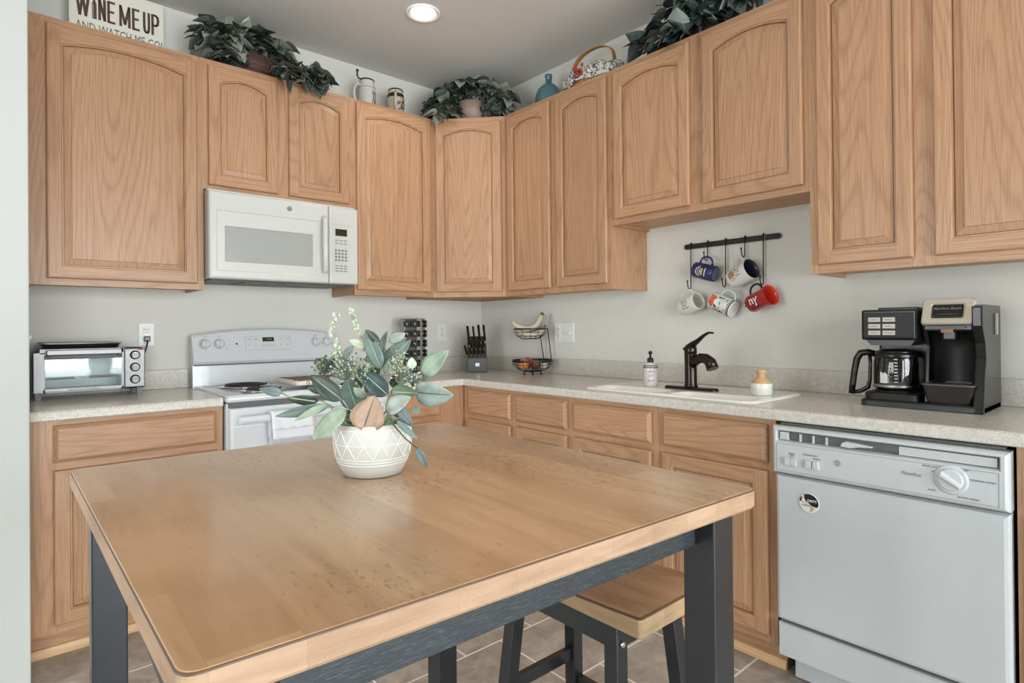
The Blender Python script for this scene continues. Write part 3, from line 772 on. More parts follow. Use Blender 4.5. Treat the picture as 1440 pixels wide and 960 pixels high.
q = MB(); q.box((.022, CY+.022, .818), (.052, CY+.006, .844)); q.build('recess_end', M['app_white'], cp, bev=.003)
q = MB(); q.box((.053, CY+.012, .824), (.365, CY+.009, .843), 0); q.build('vent_slot', M['dark_grey'], cp)
for x in (.088, .128, .168):
    q = MB(); q.box((x, CY+.010, .819), (x+.005, CY+.002, .843)); q.build('vent_rib', M['app_white'], cp)
q = MB(); q.prism([(.212, .822), (.216, .833), (.228, .839), (.245, .838), (.300, .833), (.300, .829), (.262, .826), (.240, .820)], 1, CY+.010, CY-.004, 0); q.build('latch_handle', M['app_white'], cp, bev=.002)
q = MB(); q.box((.366, CY+.012, .819), (Wd-.024, CY+.008, .843)); q.build('recess_back', plain('recess_grey_white', (196, 199, 199), 0.4), cp)
q = MB()
for a, b_ in (((.014, .7185), (Wd-.02, .7195)), ((.014, .8055), (Wd-.02, .8065)), ((.0135, .7185), (.0145, .8065)), ((Wd-.0205, .7185), (Wd-.0195, .8065))): q.box((a[0], CY-.0006, a[1]), (b_[0], CY+.001, b_[1]))
q.build('panel_outline', M['grey_line'], cp)
for x in (.042, .062, .108, .130):
    q = MB(); q.cbox((x, CY+.004, .738), (x+.0195, CY-.010, .764), .003); q.build('button', M['app_white'], cp)
for s_, x, z_, sz in (('RINSE', .064, .776, .008), ('HEATED DRY', .122, .780, .008), ('LIGHT', .142, .771, .008), ('OFF', .064, .769, .008), ('Nautilus', .398, .771, .014), ('RINSE HOLD', .446, .800, .0075), ('LIGHT', .456, .788, .0075), ('OFF', .524, .802, .0075), ('NORMAL WASH', .560, .779, .0075), ('POTS', .446, .735, .0075), ('SHORT WASH', .528, .728, .0075)):
    q = MB(); q.T = Tr(0, CY-.0004, 0) @ FRONT; q.text(s_, sz, Tr(x, z_, .0003), 0); q.build('print', M['mid_grey'], cp)
q = MB(); q.T = Tr(.490, CY-.0005, .772) @ FRONT
q.lathe([(.040, -.002), (.040, .002), (.037, .004), (.034, .005), (.032, .0045)], 36, 0)
q.lathe([(.030, .004), (.029, .010), (.027, .012)], 32, 0)
q.T = q.T @ Rz(148); q.loft([[(-.030, -.008, .010), (.028, -.011, .010), (.028, .011, .010), (-.030, .008, .010)], [(-.029, -.004, .021), (.027, -.006, .021), (.027, .006, .021), (-.029, .004, .021)], [(-.026, -.002, .023), (.024, -.003, .023), (.024, .003, .023), (-.026, .002, .023)]], 0, False)
q.build('dial', M['app_white'], cp, bev=.0015)
emblem(cp, .204, CY-.0005, .769, .0095, M['mid_grey'], M['app_white'])
mb = MB(); a = (.004, .094, Wd-.004, .203)
mb.loft([fr(a, -.592), fr(a, FX+.012), fr(ins(a, .006), FX)], 0, False); mb.build('lower_panel', M['app_white'], t)
mb = MB(); mb.box((.008, -.570, .203), (Wd-.008, -.612, .214)); mb.build('seam', M['dark_grey'], t)
mb = MB(); mb.box((.03, -.545, .004), (Wd-.03, -.565, .094)); mb.build('kick_plate', M['app_white'], t, bev=.003)

# round clean/dirty magnet stuck to the dishwasher door
t = thing('magnet', 'small round black and white dish-status magnet on the dishwasher door', 'magnet', (FX, -2.510, .6235), RWALL)
q = MB(); q.T = FRONT
q.lathe([(.031, -.0003), (.031, .002), (.0300, .003)], 36, 0); q.build('disc', M['white_pl'], t)
q = MB(); q.T = Tr(0, -.0032, 0) @ FRONT
pts = [(.0295*math.cos(R(a)), .0295*math.sin(R(a))) for a in range(-12, 176, 8)]
q.prism(pts+[(-.020, .001), (-.006, -.001), (.010, -.008), (.022, -.010)], 2, 0, .0005, 0); q.build('dark_half', M['black_matte'], t)
q = MB(); q.T = Tr(0, -.0037, 0) @ FRONT
q.text('DIRTY', .0105, Tr(.010, .008, .0003), 0, bold=.0003)
q.loft([[(-.018+.004*math.cos(R(a)), .020+.004*math.sin(R(a)), z_) for a in range(0, 360, 40)] for z_ in (0, .0006)], 0, False)
q.prism([(-.023, .004), (-.021, .015), (-.015, .016), (-.011, .007), (.004, -.003), (.003, -.006), (-.010, .001), (-.018, .002)], 2, 0, .0006, 0)
q.build('light_print', plain('magnet_cream', (226, 214, 206), 0.5), t)
q = MB(); q.T = Tr(0, -.0034, 0) @ FRONT
q.text('CLEAN', .0085, Tr(-.010, -.008, .0003), 0); q.prism([(.004, -.010), (.012, -.011), (.016, -.016), (.010, -.024), (.002, -.027), (.006, -.020)], 2, 0, .0004, 1); q.build('dark_print', [M['mid_grey'], M['light_wood']], t)
# ------------------------------------------------------------------ toaster oven
M['oven_steel'] = plain('toaster_brushed_steel', (134, 133, 133), 0.40, 0.9)
t = thing('toaster_oven', 'small stainless toaster oven with three knobs, on left counter', 'toaster oven', (-2.492, -.215, ZC))
Wt = .392; z0, z1 = .030, .212; yb = .185
mb = MB()
mb.prism([(0, z0), (0, z1-.008), (.008, z1), (Wt-.008, z1), (Wt, z1-.008), (Wt, z0)], 1, .004, .010, 0)
mb.build('front_frame', M['oven_steel'], t) if False else None
shell = [(0, z0+.006), (.006, z0), (Wt-.006, z0), (Wt, z0+.006), (Wt, z1-.016), (Wt-.014, z1), (.014, z1), (0, z1-.016)]
cav = [(.038, z0+.012), (.300, z0+.012), (.300, z1-.020), (.038, z1-.020)]
mb = MB()
n = 8
mb.add([(p[0], 0.004, p[1]) for p in shell]+[(p[0], yb, p[1]) for p in shell], [[i, (i+1) % n, n+(i+1) % n, n+i] for i in range(n)]+[list(range(n, 2*n))], 0, False)
mb.box((.000, .004, z0), (.038, .010, z1-.016), 0); mb.box((.300, .004, z0), (.312, .010, z1-.002), 0); mb.box((.03, .004, z0), (.31, .010, z0+.012), 0); mb.box((.02, .004, z1-.020), (.31, .010, z1-.001), 0)
mb.build('body', M['oven_steel'], t)
mb = MB()
m4 = 4
mb.add([(p[0], .010, p[1]) for p in cav]+[(p[0], yb-.02, p[1]) for p in cav], [[(i+1) % 4, i, 4+i, 4+(i+1) % 4] for i in range(4)]+[[7, 6, 5, 4]], 0)
mb.build('cavity', plain('cavity_grey', (236, 241, 240), 0.35), t, fixn=False)
q = MB()
for k in range(9): q.tube([(.042+.032*k, .02, .085), (.042+.032*k, .15, .085)], .0012, 4, 0)
for y in (.02, .09, .15): q.tube([(.040, y, .085), (.298, y, .085)], .0016, 4, 0)
q.build('wire_rack', M['chrome'], t)
q = MB(); q.box((.036, -.004, .045), (.302, .002, z1-.040), 0); gl = q.build('door_glass', M['oven_glass'], t)
q = MB(); q.box((.034, -.006, z0+.004), (.304, .003, .048), 0); q.build('door_bottom_rail', M['oven_steel'], t, bev=.002)
q = MB(); q.box((.034, -.006, z1-.044), (.304, .003, z1-.026), 0); q.build('door_top_rail', M['dark_grey'], t, bev=.002)
q = MB(); q.T = Tr(.165, -.0065, .038) @ FRONT
q.text('(BLACK+DECKER)', .013, Matrix.Identity(4), 0); q.build('front_lettering', M['dark_grey'], t)
q = MB(); q.box((.040, -.030, z1-.026), (.300, -.018, z1-.004), 0)
for x in (.042, .286): q.box((x, -.020, z1-.034), (x+.014, .002, z1-.014), 1)
q.build('door_handle', [M['oven_steel'], M['dark_grey']], t, bev=.003)
q = MB(); q.box((.312, -.006, z0+.004), (Wt-.001, .006, z1-.004), 0); cp = q.build('control_panel', M['oven_steel'], t, bev=.004)
for zz in (.178, .124, .070):
    q = MB(); q.T = Tr(.352, -.006, zz) @ FRONT
    q.lathe([(.020, -.001), (.020, .003), (.0175, .004), (.0165, .012), (.014, .014)], 28, mats=[1, 1, 0, 0]); q.cbox((-.012, -.005, .010), (.012, .005, .020), .002, 0)
    q.build('knob', [M['oven_steel'], M['black']], cp)
for s_, x, z_ in (('TEMP', -.026, .200), ('BAKE', -.027, .150), ('BROIL', .020, .150), ('TOAST', -.026, .098), ('OFF', -.026, .046)):
    q = MB(); q.T = Tr(.352, -.0066, 0) @ FRONT; q.text(s_, .0065, Tr(x, z_, .0003), 0); q.build('print', M['mid_grey'], cp)
q = MB(); q.box((.362, -.0068, .199), (.384, -.0055, .205)); q.build('red_mark', plain('red_label', (176, 60, 46), 0.5), cp)
for x, y in ((.014, .012), (.370, .012), (.014, .165), (.370, .165)):
    q = MB(); q.loft([rrect(x-.010, x+.010, y-.010, y+.010, .003, 0, 2), rrect(x-.012, x+.012, y-.012, y+.012, .003, z0+.002, 2)], 0, False); q.build('foot', M['mid_grey'], t)
# folded baking tray lying on the toaster oven
t = thing('baking_tray', 'thin dark-rimmed metal baking tray lying on top of the toaster oven', 'tray', (-2.492, -.215, ZC+z1+.001))
mb = MB()
mb.loft([rrect(.034, .292, .02, .17, .012, 0), rrect(.026, .300, .012, .178, .014, .018), rrect(.022, .304, .008, .182, .016, .0185), rrect(.022, .304, .008, .182, .016, .022), rrect(.028, .298, .014, .176, .014, .022), rrect(.036, .290, .022, .168, .012, .004)], 0, True)
mb.build('pan', M['steel'], t)
q = MB(); pts = [(p[0], p[1], .0225+.004*math.sin(p[0]*11)) for p in rrect(.022, .304, .008, .182, .016, 0)]
q.tube(pts, .003, 6, 0, True); q.build('rim', M['mid_grey'], t)

# ------------------------------------------------------------------ wall plates
def outlet(label, cat, loc, rz, w=.070, h=.115, kind='duplex', name='wall_outlet'):
    t = thing(name, label, cat, loc, rz)
    q = MB(); q.loft([fr((-w/2, -h/2, w/2, h/2), 0), fr((-w/2, -h/2, w/2, h/2), -.003), fr((-w/2+.004, -h/2+.004, w/2-.004, h/2-.004), -.006)], 0, False); q.build('cover_plate', M['white_pl'], t)
    def duplex(x):
        for zz in (.020, -.020):
            q = MB(); q.T = Tr(x, -.006, zz) @ FRONT
            q.lathe([(.017, -.001), (.017, .0015), (.0155, .0022)], 20, 0)
            for dx in (-.006, .006): q.box((dx-.0011, -.001, .002), (dx+.0011, .008, .0026), 1)
            q.lathe([(.0025, .002), (.0025, .0026)], 8, 1) if False else q.box((-.002, -.010, .002), (.002, -.006, .0026), 1)
            q.build('socket', [M['white_pl'], M['black_matte']], t)
    if kind == 'duplex':
        duplex(0)
        q = MB(); q.T = Tr(0, -.006, 0) @ FRONT; q.lathe([(.003, 0), (.003, .001)], 10); q.build('screw', M['steel'], t)
    elif kind == 'double':
        duplex(-w/4-.003)
        q = MB(); q.box((w/4-.013, -.0055, -.03), (w/4+.013, -.0068, .03), 0); q.build('switch_frame', M['white_pl'], t)
        for dx in (-.012, .012):
            q = MB(); q.T = Tr(w/4+dx, -.007, .0) @ Rx(18); q.cbox((-.004, -.012, -.008), (.004, .002, .008), .0015); q.build('toggle', M['white_pl'], t)
    elif kind == 'switch':
        q = MB(); q.T = Tr(0, -.007, 0) @ Rx(18); q.cbox((-.004, -.012, -.008), (.004, .002, .008), .0015); q.build('toggle', M['white_pl'], t)
    return t
outlet('white duplex outlet with the toaster oven plug in its lower socket', 'outlet', (-2.060, -.0005, 1.181), 0)
outlet('white duplex outlet on the back wall between spice rack and knife block', 'outlet', (-.343, -.0005, 1.172), 0)
outlet('wide white outlet-and-switch plate right of the fruit basket', 'outlet', (-.0005, -.819, 1.167), RWALL, .165, .122, 'double', 'outlet_switch_plate')
outlet('white switch plate seen edge-on on the left partition wall', 'switch', (-2.5205, -.32, 1.178), R(90), .07, .115, 'switch', 'light_switch')
t = thing('power_cord', 'black toaster oven plug and cord in the left outlet', 'cord', (-2.060, -.009, 1.161))
q = MB(); q.cbox((-.013, .001, -.013), (.013, -.020, .012), .004); q.build('plug', M['black'], t)
q = MB(); q.tube([(.0, -.016, -.008), (-.002, -.030, -.018), (-.008, -.034, -.045), (-.020, -.036, -.085), (-.032, -.030, -.13), (-.040, -.02, -.17), (-.05, -.015, -.20)], .0036, 8); q.build('cable', M['black'], t)

# ------------------------------------------------------------------ coffee maker
t = thing('coffee_maker', 'black two-way drip and single-cup coffee maker on right counter', 'coffee maker', (-.045, -2.555, ZC), RWALL)
BK = [M['black'], M['black_matte'], M['steel'], M['dark_grey']]
FYc = -.275
mb = MB()
mb.loft([rrect(0, .345, FYc, 0, .02, 0), rrect(0, .345, FYc, 0, .02, .018), rrect(.004, .341, FYc+.004, 0, .02, .024)], 0, False); mb.build('base', M['black'], t, bev=.002)
mb = MB(); mb.cbox((.012, -.11, .02), (.335, -.003, .325), .008, 0)
mb.loft([[(.165, -.11, .02), (.182, -.225, .02), (.190, -.225, .02), (.190, -.11, .02)], [(.165, -.11, .21), (.182, -.195, .21), (.190, -.195, .21), (.190, -.11, .21)], [(.165, -.11, .30), (.172, -.245, .30), (.190, -.245, .30), (.190, -.11, .30)]], 0, False)
mb.build('back_column', M['black'], t)
mb = MB(); mb.cbox((.004, FYc+.012, .228), (.174, -.10, .333), .008, 0); mb.prism([(.03, .21), (.15, .21), (.165, .232), (.012, .232)], 1, -.25, -.12, 0)
hd = mb.build('brew_head', M['black'], t)
q = MB(); q.box((.012, FYc+.013, .236), (.162, FYc+.008, .322)); q.build('face_panel', M['black_matte'], hd, bev=.002)
btn = plain('button_silver', (172, 166, 158), 0.35, 0.2)
for k in range(2):
    for r_ in range(3):
        q = MB(); q.cbox((.028+.044*k, FYc+.009, .290-.0225*r_), (.028+.044*k+.038, FYc+.004, .290-.0225*r_+.0165), .002)
        q.box((.035+.044*k, FYc+.0043, .297-.0225*r_), (.058+.044*k, FYc+.0036, .2990-.0225*r_), 1); q.build('button', [btn, M['dark_grey']], hd)
q = MB(); q.lathe([(.07, 0), (.07, .006), (.05, .010)], 24) if False else q.cbox((.05, -.24, .330), (.17, -.06, .340), .004); q.build('lid', M['black'], t)
# warming plate
q = MB(); q.T = Tr(.087, -.185, .022); q.loft([rrect(-.080, .085, -.080, .075, .03, 0), rrect(-.080, .085, -.080, .075, .03, .022), rrect(-.074, .079, -.074, .069, .03, .026)], 0, False); q.lathe([(.064, .026), (.064, .030), (.06, .031)], 28, 0); q.build('warming_plate', M['black_matte'], t)
# side wall of the single-cup side
mb = MB()
prof = [(0, .0), (FYc-.002, 0), (FYc+.03, .12), (FYc+.052, .17), (FYc+.042, .22), (FYc+.005, .275), (FYc+.004, .335), (FYc+.05, .342), (0, .342)]
mb.prism(prof, 0, .318, .345, 0); mb.build('side_panel', M['black'], t, bev=.004)
q = MB(); q.box((.3455, -.095, .245), (.350, -.070, .315)); q.build('water_gauge', plain('gauge_grey', (150, 146, 140), 0.3), t)
# concave back of the cup bay
mb = MB(); loops = []
for z_ in (.06, .20, .235, .262):
    d = .0 if z_ < .21 else (-.02 if z_ < .24 else -.06)
    loops.append([(.188+.065+.066*math.cos(R(a)), -.118+d*.6-.075*0-.05*math.sin(R(a))*-.0+(-.05 if False else 0)-.045*(1-math.sin(R(a))), z_) for a in range(0, 181, 15)])
vs = [p for l in loops for p in l]; nn = len(loops[0])
mb.add(vs, [[i*nn+k, i*nn+k+1, (i+1)*nn+k+1, (i+1)*nn+k] for i in range(len(loops)-1) for k in range(nn-1)], 0, True)
mb.build('cup_bay', plain('satin_black', (34, 33, 34), 0.35), t)
mb = MB(); mb.cbox((.186, FYc+.02, .258), (.320, -.10, .285), .006, 0); mb.cbox((.200, FYc+.006, .268), (.300, FYc+.03, .274), .002, 3); mb.cbox((.235, FYc+.03, .228), (.275, FYc+.07, .262), .006, 0)
mb.build('pod_holder', BK, t)
q = MB(); q.box((.236, FYc+.016, .254), (.268, FYc+.024, .264)); q.build('amber_tab', plain('amber', (150, 92, 40), 0.4), t)
# brushed lid of the pod side, tilted
mb = MB(); mb.T = Tr(.252, FYc+.028, .322) @ Rx(-24) @ FRONT
def rr2(w, h, r, z): return rrect(-w, w, -h, h, r, z, 4)
mb.loft([rr2(.070, .046, .010, -.030), rr2(.070, .046, .010, 0), rr2(.067, .043, .010, .004), rr2(.046, .028, .008, .004), rr2(.044, .026, .008, .002)], 0, False)
ld = mb.build('pod_lid', plain('brushed_champagne', (196, 186, 172), 0.35, 0.6), t)
q = MB(); q.T = mb.T; q.loft([rr2(.043, .025, .006, .001), rr2(.041, .023, .006, .004), rr2(.036, .018, .005, .003)], 0, False); q.build('lid_window', M['black'], ld)
q = MB(); q.T = mb.T; q.text('Hamilton Beach', .0115, Tr(0, .008, .005), 0); q.box((-.026, -.012, .004), (.026, -.0115, .0045)); q.build('lid_lettering', M['steel'], ld)
mb = MB(); mb.cbox((.176, -.22, .285), (.322, -.006, .338), .008, 0); mb.build('pod_housing', M['black'], t)
# cup rest
mb = MB()
def tray(x0, x1, y0, y1, z): return rrect(x0, x1, y0, y1, .012, z, 3)
mb.loft([tray(.196, .312, FYc+.014, -.13, .02), tray(.186, .322, FYc-.002, -.12, .078), tray(.184, .324, FYc-.004, -.118, .085), tray(.192, .316, FYc+.006, -.126, .085), tray(.198, .310, FYc+.014, -.13, .06)], 0, False)
mb.build('cup_rest', plain('glossy_dark_tray', (38, 35, 34), 0.15, coat=0.4), t)
mb = MB(); mb.loft([tray(.184, .324, FYc-.0055, -.118, .083), tray(.182, .326, FYc-.0070, -.116, .088), tray(.190, .318, FYc+.004, -.124, .0885), tray(.193, .315, FYc+.007, -.127, .082)], 0, False); mb.build('cup_rest_rim', plain('grey_tray_rim', (96, 91, 86), 0.25), t)
t = thing('coffee_carafe', 'glass coffee carafe with black handle on the coffee maker warming plate', 'carafe', (-.045-.185, -2.555-.087, ZC+.0535), RWALL)
mb = MB(); mb.lathe([(.052, 0), (.064, .006), (.067, .02), (.0675, .07), (.066, .10), (.062, .118)], 36, 0, cap1=False); mb.build('glass_body', M['carafe'], t)
mb = MB(); mb.lathe([(.0635, .112), (.0645, .114), (.0645, .128), (.062, .130)], 36, 0); mb.lathe([(.060, .128), (.056, .138), (.03, .142)], 30, 0); mb.build('lid', M['black'], t)
mb = MB(); mb.lathe([(.0655, .008), (.0685, .010), (.0690, .018), (.067, .020)], 36, 0, cap0=False, cap1=False); mb.build('metal_band', M['steel'], t)
mb = MB()
sec = lambda p, d: [(p[0]-.011, p[1], p[2]), (p[0]+.011, p[1], p[2])]
hpts = [(-.060, 0, .122), (-.085, -.006, .130), (-.108, -.010, .126), (-.120, -.012, .105), (-.128, -.014, .06), (-.134, -.015, .012), (-.138, -.016, -.022)]
mb.tube([(p[0], p[1], p[2]) for p in hpts], [.011, .012, .013, .012, .011, .011, .010], 8, 0)
mb.tube([(-.136, -.016, -.018), (-.110, -.012, -.012), (-.085, -.008, .004), (-.080, -.006, .03), (-.078, -.005, .09), (-.080, -.005, .122)], [.007, .008, .008, .006, .006, .006], 8, 0)
mb.build('handle', M['black'], t)
q = MB()
for k in range(8): q.box((.014, -.0668, .030+.011*k), (.024, -.066, .0325+.011*k))
q.loft([[(-.030, -.0615, .026), (-.006, -.0675, .026), (-.006, -.0675, .055), (-.016, -.0660, .064), (-.020, -.0645, .058), (-.030, -.0615, .066)], [(-.030, -.0620, .026), (-.006, -.0680, .026), (-.006, -.0680, .055), (-.016, -.0665, .064), (-.020, -.0650, .058), (-.030, -.0620, .066)]], 0, False)
q.build('cup_marks', M['white_pl'], t)
# ------------------------------------------------------------------ sink side
ZS = ZC+.0075
t = thing('faucet', 'dark bronze single-lever faucet on the white sink', 'faucet', (-.325, -1.890, ZS), RWALL)
q = MB(); q.loft([rrect(-.128, .128, -.026, .026, .024, 0, 6), rrect(-.128, .128, -.026, .026, .024, .007, 6), rrect(-.122, .122, -.021, .021, .019, .012, 6)], 0, False); q.build('base_plate', M['bronze'], t, bev=.001)
q = MB(); q.T = Tr(0, 0, .010); q.lathe([(.030, 0), (.029, .008), (.0265, .016), (.026, .10), (.027, .140), (.0275, .146)], 28, 0); q.lathe([(.026, .147), (.0275, .150), (.0265, .172), (.020, .184), (.008, .190)], 28, 0); q.build('column', M['bronze'], t)
q = MB(); q.T = Rz(48)
q.tube([(.004, -.012, .110), (.012, -.040, .128), (.024, -.070, .140), (.036, -.100, .138), (.047, -.122, .124), (.052, -.134, .098)], [.020, .020, .021, .022, .024, .0255], 16, 0)
q.build('spout', M['bronze'], t)
q = MB()
def lsec(c, w, h, a): 
    T = Rz(50) @ Tr(*c) @ Rz(24) @ Rx(a); return [T @ Vector((w*math.cos(R(k)), 0, h*math.sin(R(k)))) for k in range(0, 360, 30)]
q.loft([lsec((-.012, .018, .176), .022, .010, 0), lsec((.004, -.018, .196), .022, .013, -30), lsec((.016, -.046, .212), .015, .009, -30), lsec((.030, -.078, .234), .010, .0065, -30), lsec((.042, -.104, .247), .010, .005, -10), lsec((.050, -.122, .247), .011, .0045, 0), lsec((.053, -.129, .246), .006, .003, 0)], 0, True)
q.build('lever', M['bronze'], t)

t = thing('soap_bottle', 'clear hand soap bottle with dark pump on left of the sink', 'soap bottle', (-.315, -1.672, ZS))
mb = MB(); mb.lathe([(.030, 0), (.033, .003), (.033, .086), (.031, .096), (.022, .106), (.014, .110)], 28, 0)
mb.build('bottle', plain('milky_soap_bottle', (206, 200, 196), 0.2, coat=0.3), t)
q = MB(); q.lathe([(.0333, .093), (.0315, .097)], 28, 0, cap0=False, cap1=False); q.lathe([(.0336, .084), (.0336, .0885)], 28, 0, cap0=False, cap1=False); q.build('dark_stripe', M['black_matte'], t)
T0 = Tr(0, 0, 0) @ Rz(-29)
q = MB()
def wrapz(Rr, z0, a0=-90): return lambda v: Vector((Rr*math.cos(R(a0)+v.x/Rr), Rr*math.sin(R(a0)+v.x/Rr), z0+v.y))
q.add([(.0334*math.cos(R(a)), .0334*math.sin(R(a)), z_) for z_ in (.016, .082) for a in range(-150, 31, 10)], [[k, k+1, 19+k+1, 19+k] for k in range(18)], 0, True)
q.build('label', plain('lilac_label', (206, 196, 200), 0.5), t)
q = MB()
q.text('HAND', .013, Matrix.Identity(4), 0, .0002, align='CENTER', wrap=wrapz(.0338, .068, -140)); q.text('SOAP', .013, Matrix.Identity(4), 0, .0002, wrap=wrapz(.0338, .026, -140)); q.text('lavender', .008, Matrix.Identity(4), 0, .0002, wrap=wrapz(.0338, .050, -140))
q.build('label_lettering', M['dark_grey'], t)
q = MB(); q.lathe([(.013, .108), (.0145, .110), (.0145, .126), (.011, .130)], 20, 0); q.lathe([(.005, .128), (.0045, .150)], 12, 0); q.lathe([(.009, .148), (.0085, .158), (.006, .162)], 14, 0); q.tube([(0, 0, .155), (-.02, -.012, .156), (-.030, -.018, .150)], [.006, .0045, .004], 8, 0); q.build('pump', M['black_matte'], t)

t = thing('dish_brush', 'pale wood knobbed dish brush in white ceramic cup by the sink', 'dish brush', (-.315, -2.200, ZS))
mb = MB(); mb.lathe([(.036, 0), (.040, .003), (.041, .044), (.040, .047), (.037, .047), (.036, .010)], 32, 0); mb.build('cup', M['white_cer'], t)
mb = MB(); mb.lathe([(.034, .012), (.036, .046), (.035, .052), (.026, .062), (.017, .070), (.014, .076), (.0165, .086), (.0195, .093), (.019, .098), (.013, .1015), (.003, .1025)], 28, 0); mb.build('brush_handle', M['light_wood'], t)

# ------------------------------------------------------------------ mug rail, hooks, mugs
t = thing('mug_rail', 'black iron bar with rounded ends on wall below short cabinet', 'hanging rail', (0, -1.908, 1.591), RWALL)
q = MB(); pts = [(.228+.0*1+.0125*math.cos(R(a)), .0125*math.sin(R(a))) for a in range(-90, 91, 15)]+[(-.228+.0125*math.cos(R(a)), .0125*math.sin(R(a))) for a in range(90, 271, 15)]
q.prism(pts, 1, -.012, -.017, 0); q.build('bar', M['iron'], t, bev=.001)
for x in (-.225, .225):
    q = MB(); q.T = Tr(x, 0, 0) @ FRONT; q.lathe([(.006, -.012+.012), (.006, .018), (.004, .020)], 12, 0); q.T = Tr(x, 0, 0) @ FRONT; q.box((-.008, -.006, .0), (.008, .006, .013)); q.build('fixing', M['iron'], t)
q = MB(); q.box((.168, -.0175, -.0125), (.171, -.0168, .0125)); q.build('joint_mark', M['mid_grey'], t)
HK = [(-1.706, 1.381, 'long iron hook, leftmost on the rail, holding the plain white mug'), (-1.797, 1.513, 'short iron hook holding the navy blue mug'),
      (-1.890, 1.380, 'long iron hook at rail centre, holding the patterned mug'), (-1.985, 1.512, 'short iron hook holding the white mug with dark interior'),
      (-2.071, 1.379, 'long iron hook, rightmost on the rail, holding the red mug')]
HOOKX = -.040
for y, zb, lab in HK:
    t = thing('mug_hook', lab, 'hook', (0, y, zb), RWALL, 'iron hooks on the mug rail')
    ztop = 1.6045-zb; a0 = 0
    q = MB()
    pts = [(0, -.0095, ztop-.012), (0, -.0095, ztop+.002), (0, -.0145, ztop+.005), (0, -.0205, ztop+.002), (.001, -.0205, ztop-.02)]
    pts += [(0, -.0215, .012), (-.0, -.024, .003), (0, -.033, -.0005), (0, -.044, .004), (0, -.050, .016), (0, -.053, .036)]
    q.tube(pts, .0026, 8, 0); q.build('rod', M['iron'], t)
    q = MB(); q.ball((0, -.053, .037), .0045); q.build('tip', M['iron'], t)

def mug(name_label, closed, open_, r, col_out, col_in, col_handle, flare=0.0, deco=None, group='mugs hanging from the rail', hand=1.0, tilt=0, hlen=0.5):
    a = Vector(closed); b = Vector(open_); A = (b-a).normalized()
    h = (b-a).length
    up = Vector((0, 0, 1)); Hd = (up-A*up.dot(A)).normalized()
    Hd = Matrix.Rotation(R(tilt), 3, A) @ Hd
    Y = A.cross(Hd)
    m = Matrix((Hd, Y, A)).transposed().to_4x4(); m.translation = a
    t = thing('mug', name_label, 'mug', group=group); t.matrix_world = m
    ro = r+flare
    mb = MB()
    mb.lathe([(r*.80, .003), (r*.86, 0), (r*.96, .002), (r, .008), (r, h*.55), (r+flare*.35, h*.80), (ro, h-.002), (ro-.001, h)], 40, 0, cap0=True, cap1=False)
    mb.build('body', col_out, t)
    mb = MB(); mb.lathe([(ro-.001, h), (ro-.0035, h-.001), (r+flare*.35-.004, h*.80), (r-.004, h*.55), (r-.004, .012), (r-.012, .006)], 40, 0, cap0=False, cap1=True); mb.build('interior', col_in, t)
    mb = MB(); zc = h*hlen; rh = h*.30
    pts = []
    for k in range(13):
        an = R(-90+180*k/12); pts.append((r-.003+.036*hand*math.cos(an)**.8 if math.cos(an) > 1e-6 else r-.003, 0, zc+rh*math.sin(an)))
    mb.tube(pts, .0050, 10, 0); mb.build('handle', col_handle, t)
    if deco: deco(t, r, h)
    return t, m
# decals: (u along the axis from closed to open end, v round the side towards the handle)
def side(r, sgn=1): return lambda v: Vector((r*math.cos(R(90*sgn)-sgn*v.y/r), r*math.sin(R(90*sgn)-sgn*v.y/r), v.x))
def side_off(r, sgn, off, ox, oy): return lambda v: side(r+v.z+off, sgn)(Vector((v.x+ox, v.y+oy, 0)))
white_m = plain('mug_white_glaze', (216, 213, 206), 0.22, coat=0.3)
navy_m = plain('mug_navy_glaze', (36, 44, 92), 0.2, coat=0.4)
red_m = plain('mug_red_glaze', (158, 26, 26), 0.2, coat=0.4)
gold = plain('decal_gold', (188, 172, 120), 0.4); ink = plain('decal_ink', (66, 62, 60), 0.5); tan = plain('decal_tan', (170, 128, 88), 0.5)
wht = plain('decal_white', (224, 224, 222), 0.4); dblue = plain('decal_dark_blue', (26, 30, 62), 0.4); teal_d = plain('decal_teal', (120, 172, 164), 0.4)
org = plain('decal_orange', (204, 92, 58), 0.4); brn = plain('decal_brown', (112, 66, 48), 0.4); dgr = plain('decal_dark_green_grey', (70, 84, 80), 0.4)
I4 = Matrix.Identity(4)
def wtext(t, s, size, r, sgn, ox, oy, mat, name, rot=0, bold=0, ext=.0003, off=.0004, sx=1):
    q = MB(); w = side_off(r, sgn, off, ox, oy); ca, sa = math.cos(R(rot)), math.sin(R(rot))
    q.text(s, size, I4, 0, ext, sx, bold=bold, wrap=lambda v: w(Vector((v.x*ca-v.y*sa, v.x*sa+v.y*ca, v.z)))); return q.build(name, mat, t)
def patch(q, r, sgn, pts, off=.0005, mat=0):
    """thin decal polygon on the side of a mug (subdivided so that it follows the curve)"""
    bm = bmesh.new(); vs = [bm.verts.new((p[0], p[1], 0)) for p in pts]; bm.faces.new(vs)
    bmesh.ops.triangulate(bm, faces=bm.faces); bmesh.ops.subdivide_edges(bm, edges=list(bm.edges), cuts=3, use_grid_fill=True)
    bm.verts.index_update(); w = side(r+off, sgn)
    q.add([w(v.co) for v in bm.verts], [[v.index for v in f.verts] for f in bm.faces], mat, True); bm.free()
def disc(cx, cy, rx, ry, n=16): return [(cx+rx*math.cos(2*math.pi*k/n), cy+ry*math.sin(2*math.pi*k/n)) for k in range(n)]
XM = -.062
def deco_white(t, r, h):
    for k, s in enumerate(('you are', 'my cup', 'of tea', '& more')): wtext(t, s, .013, r, 1, h*.46+.004*(k % 2), .020-.013*k, ink, 'lettering')
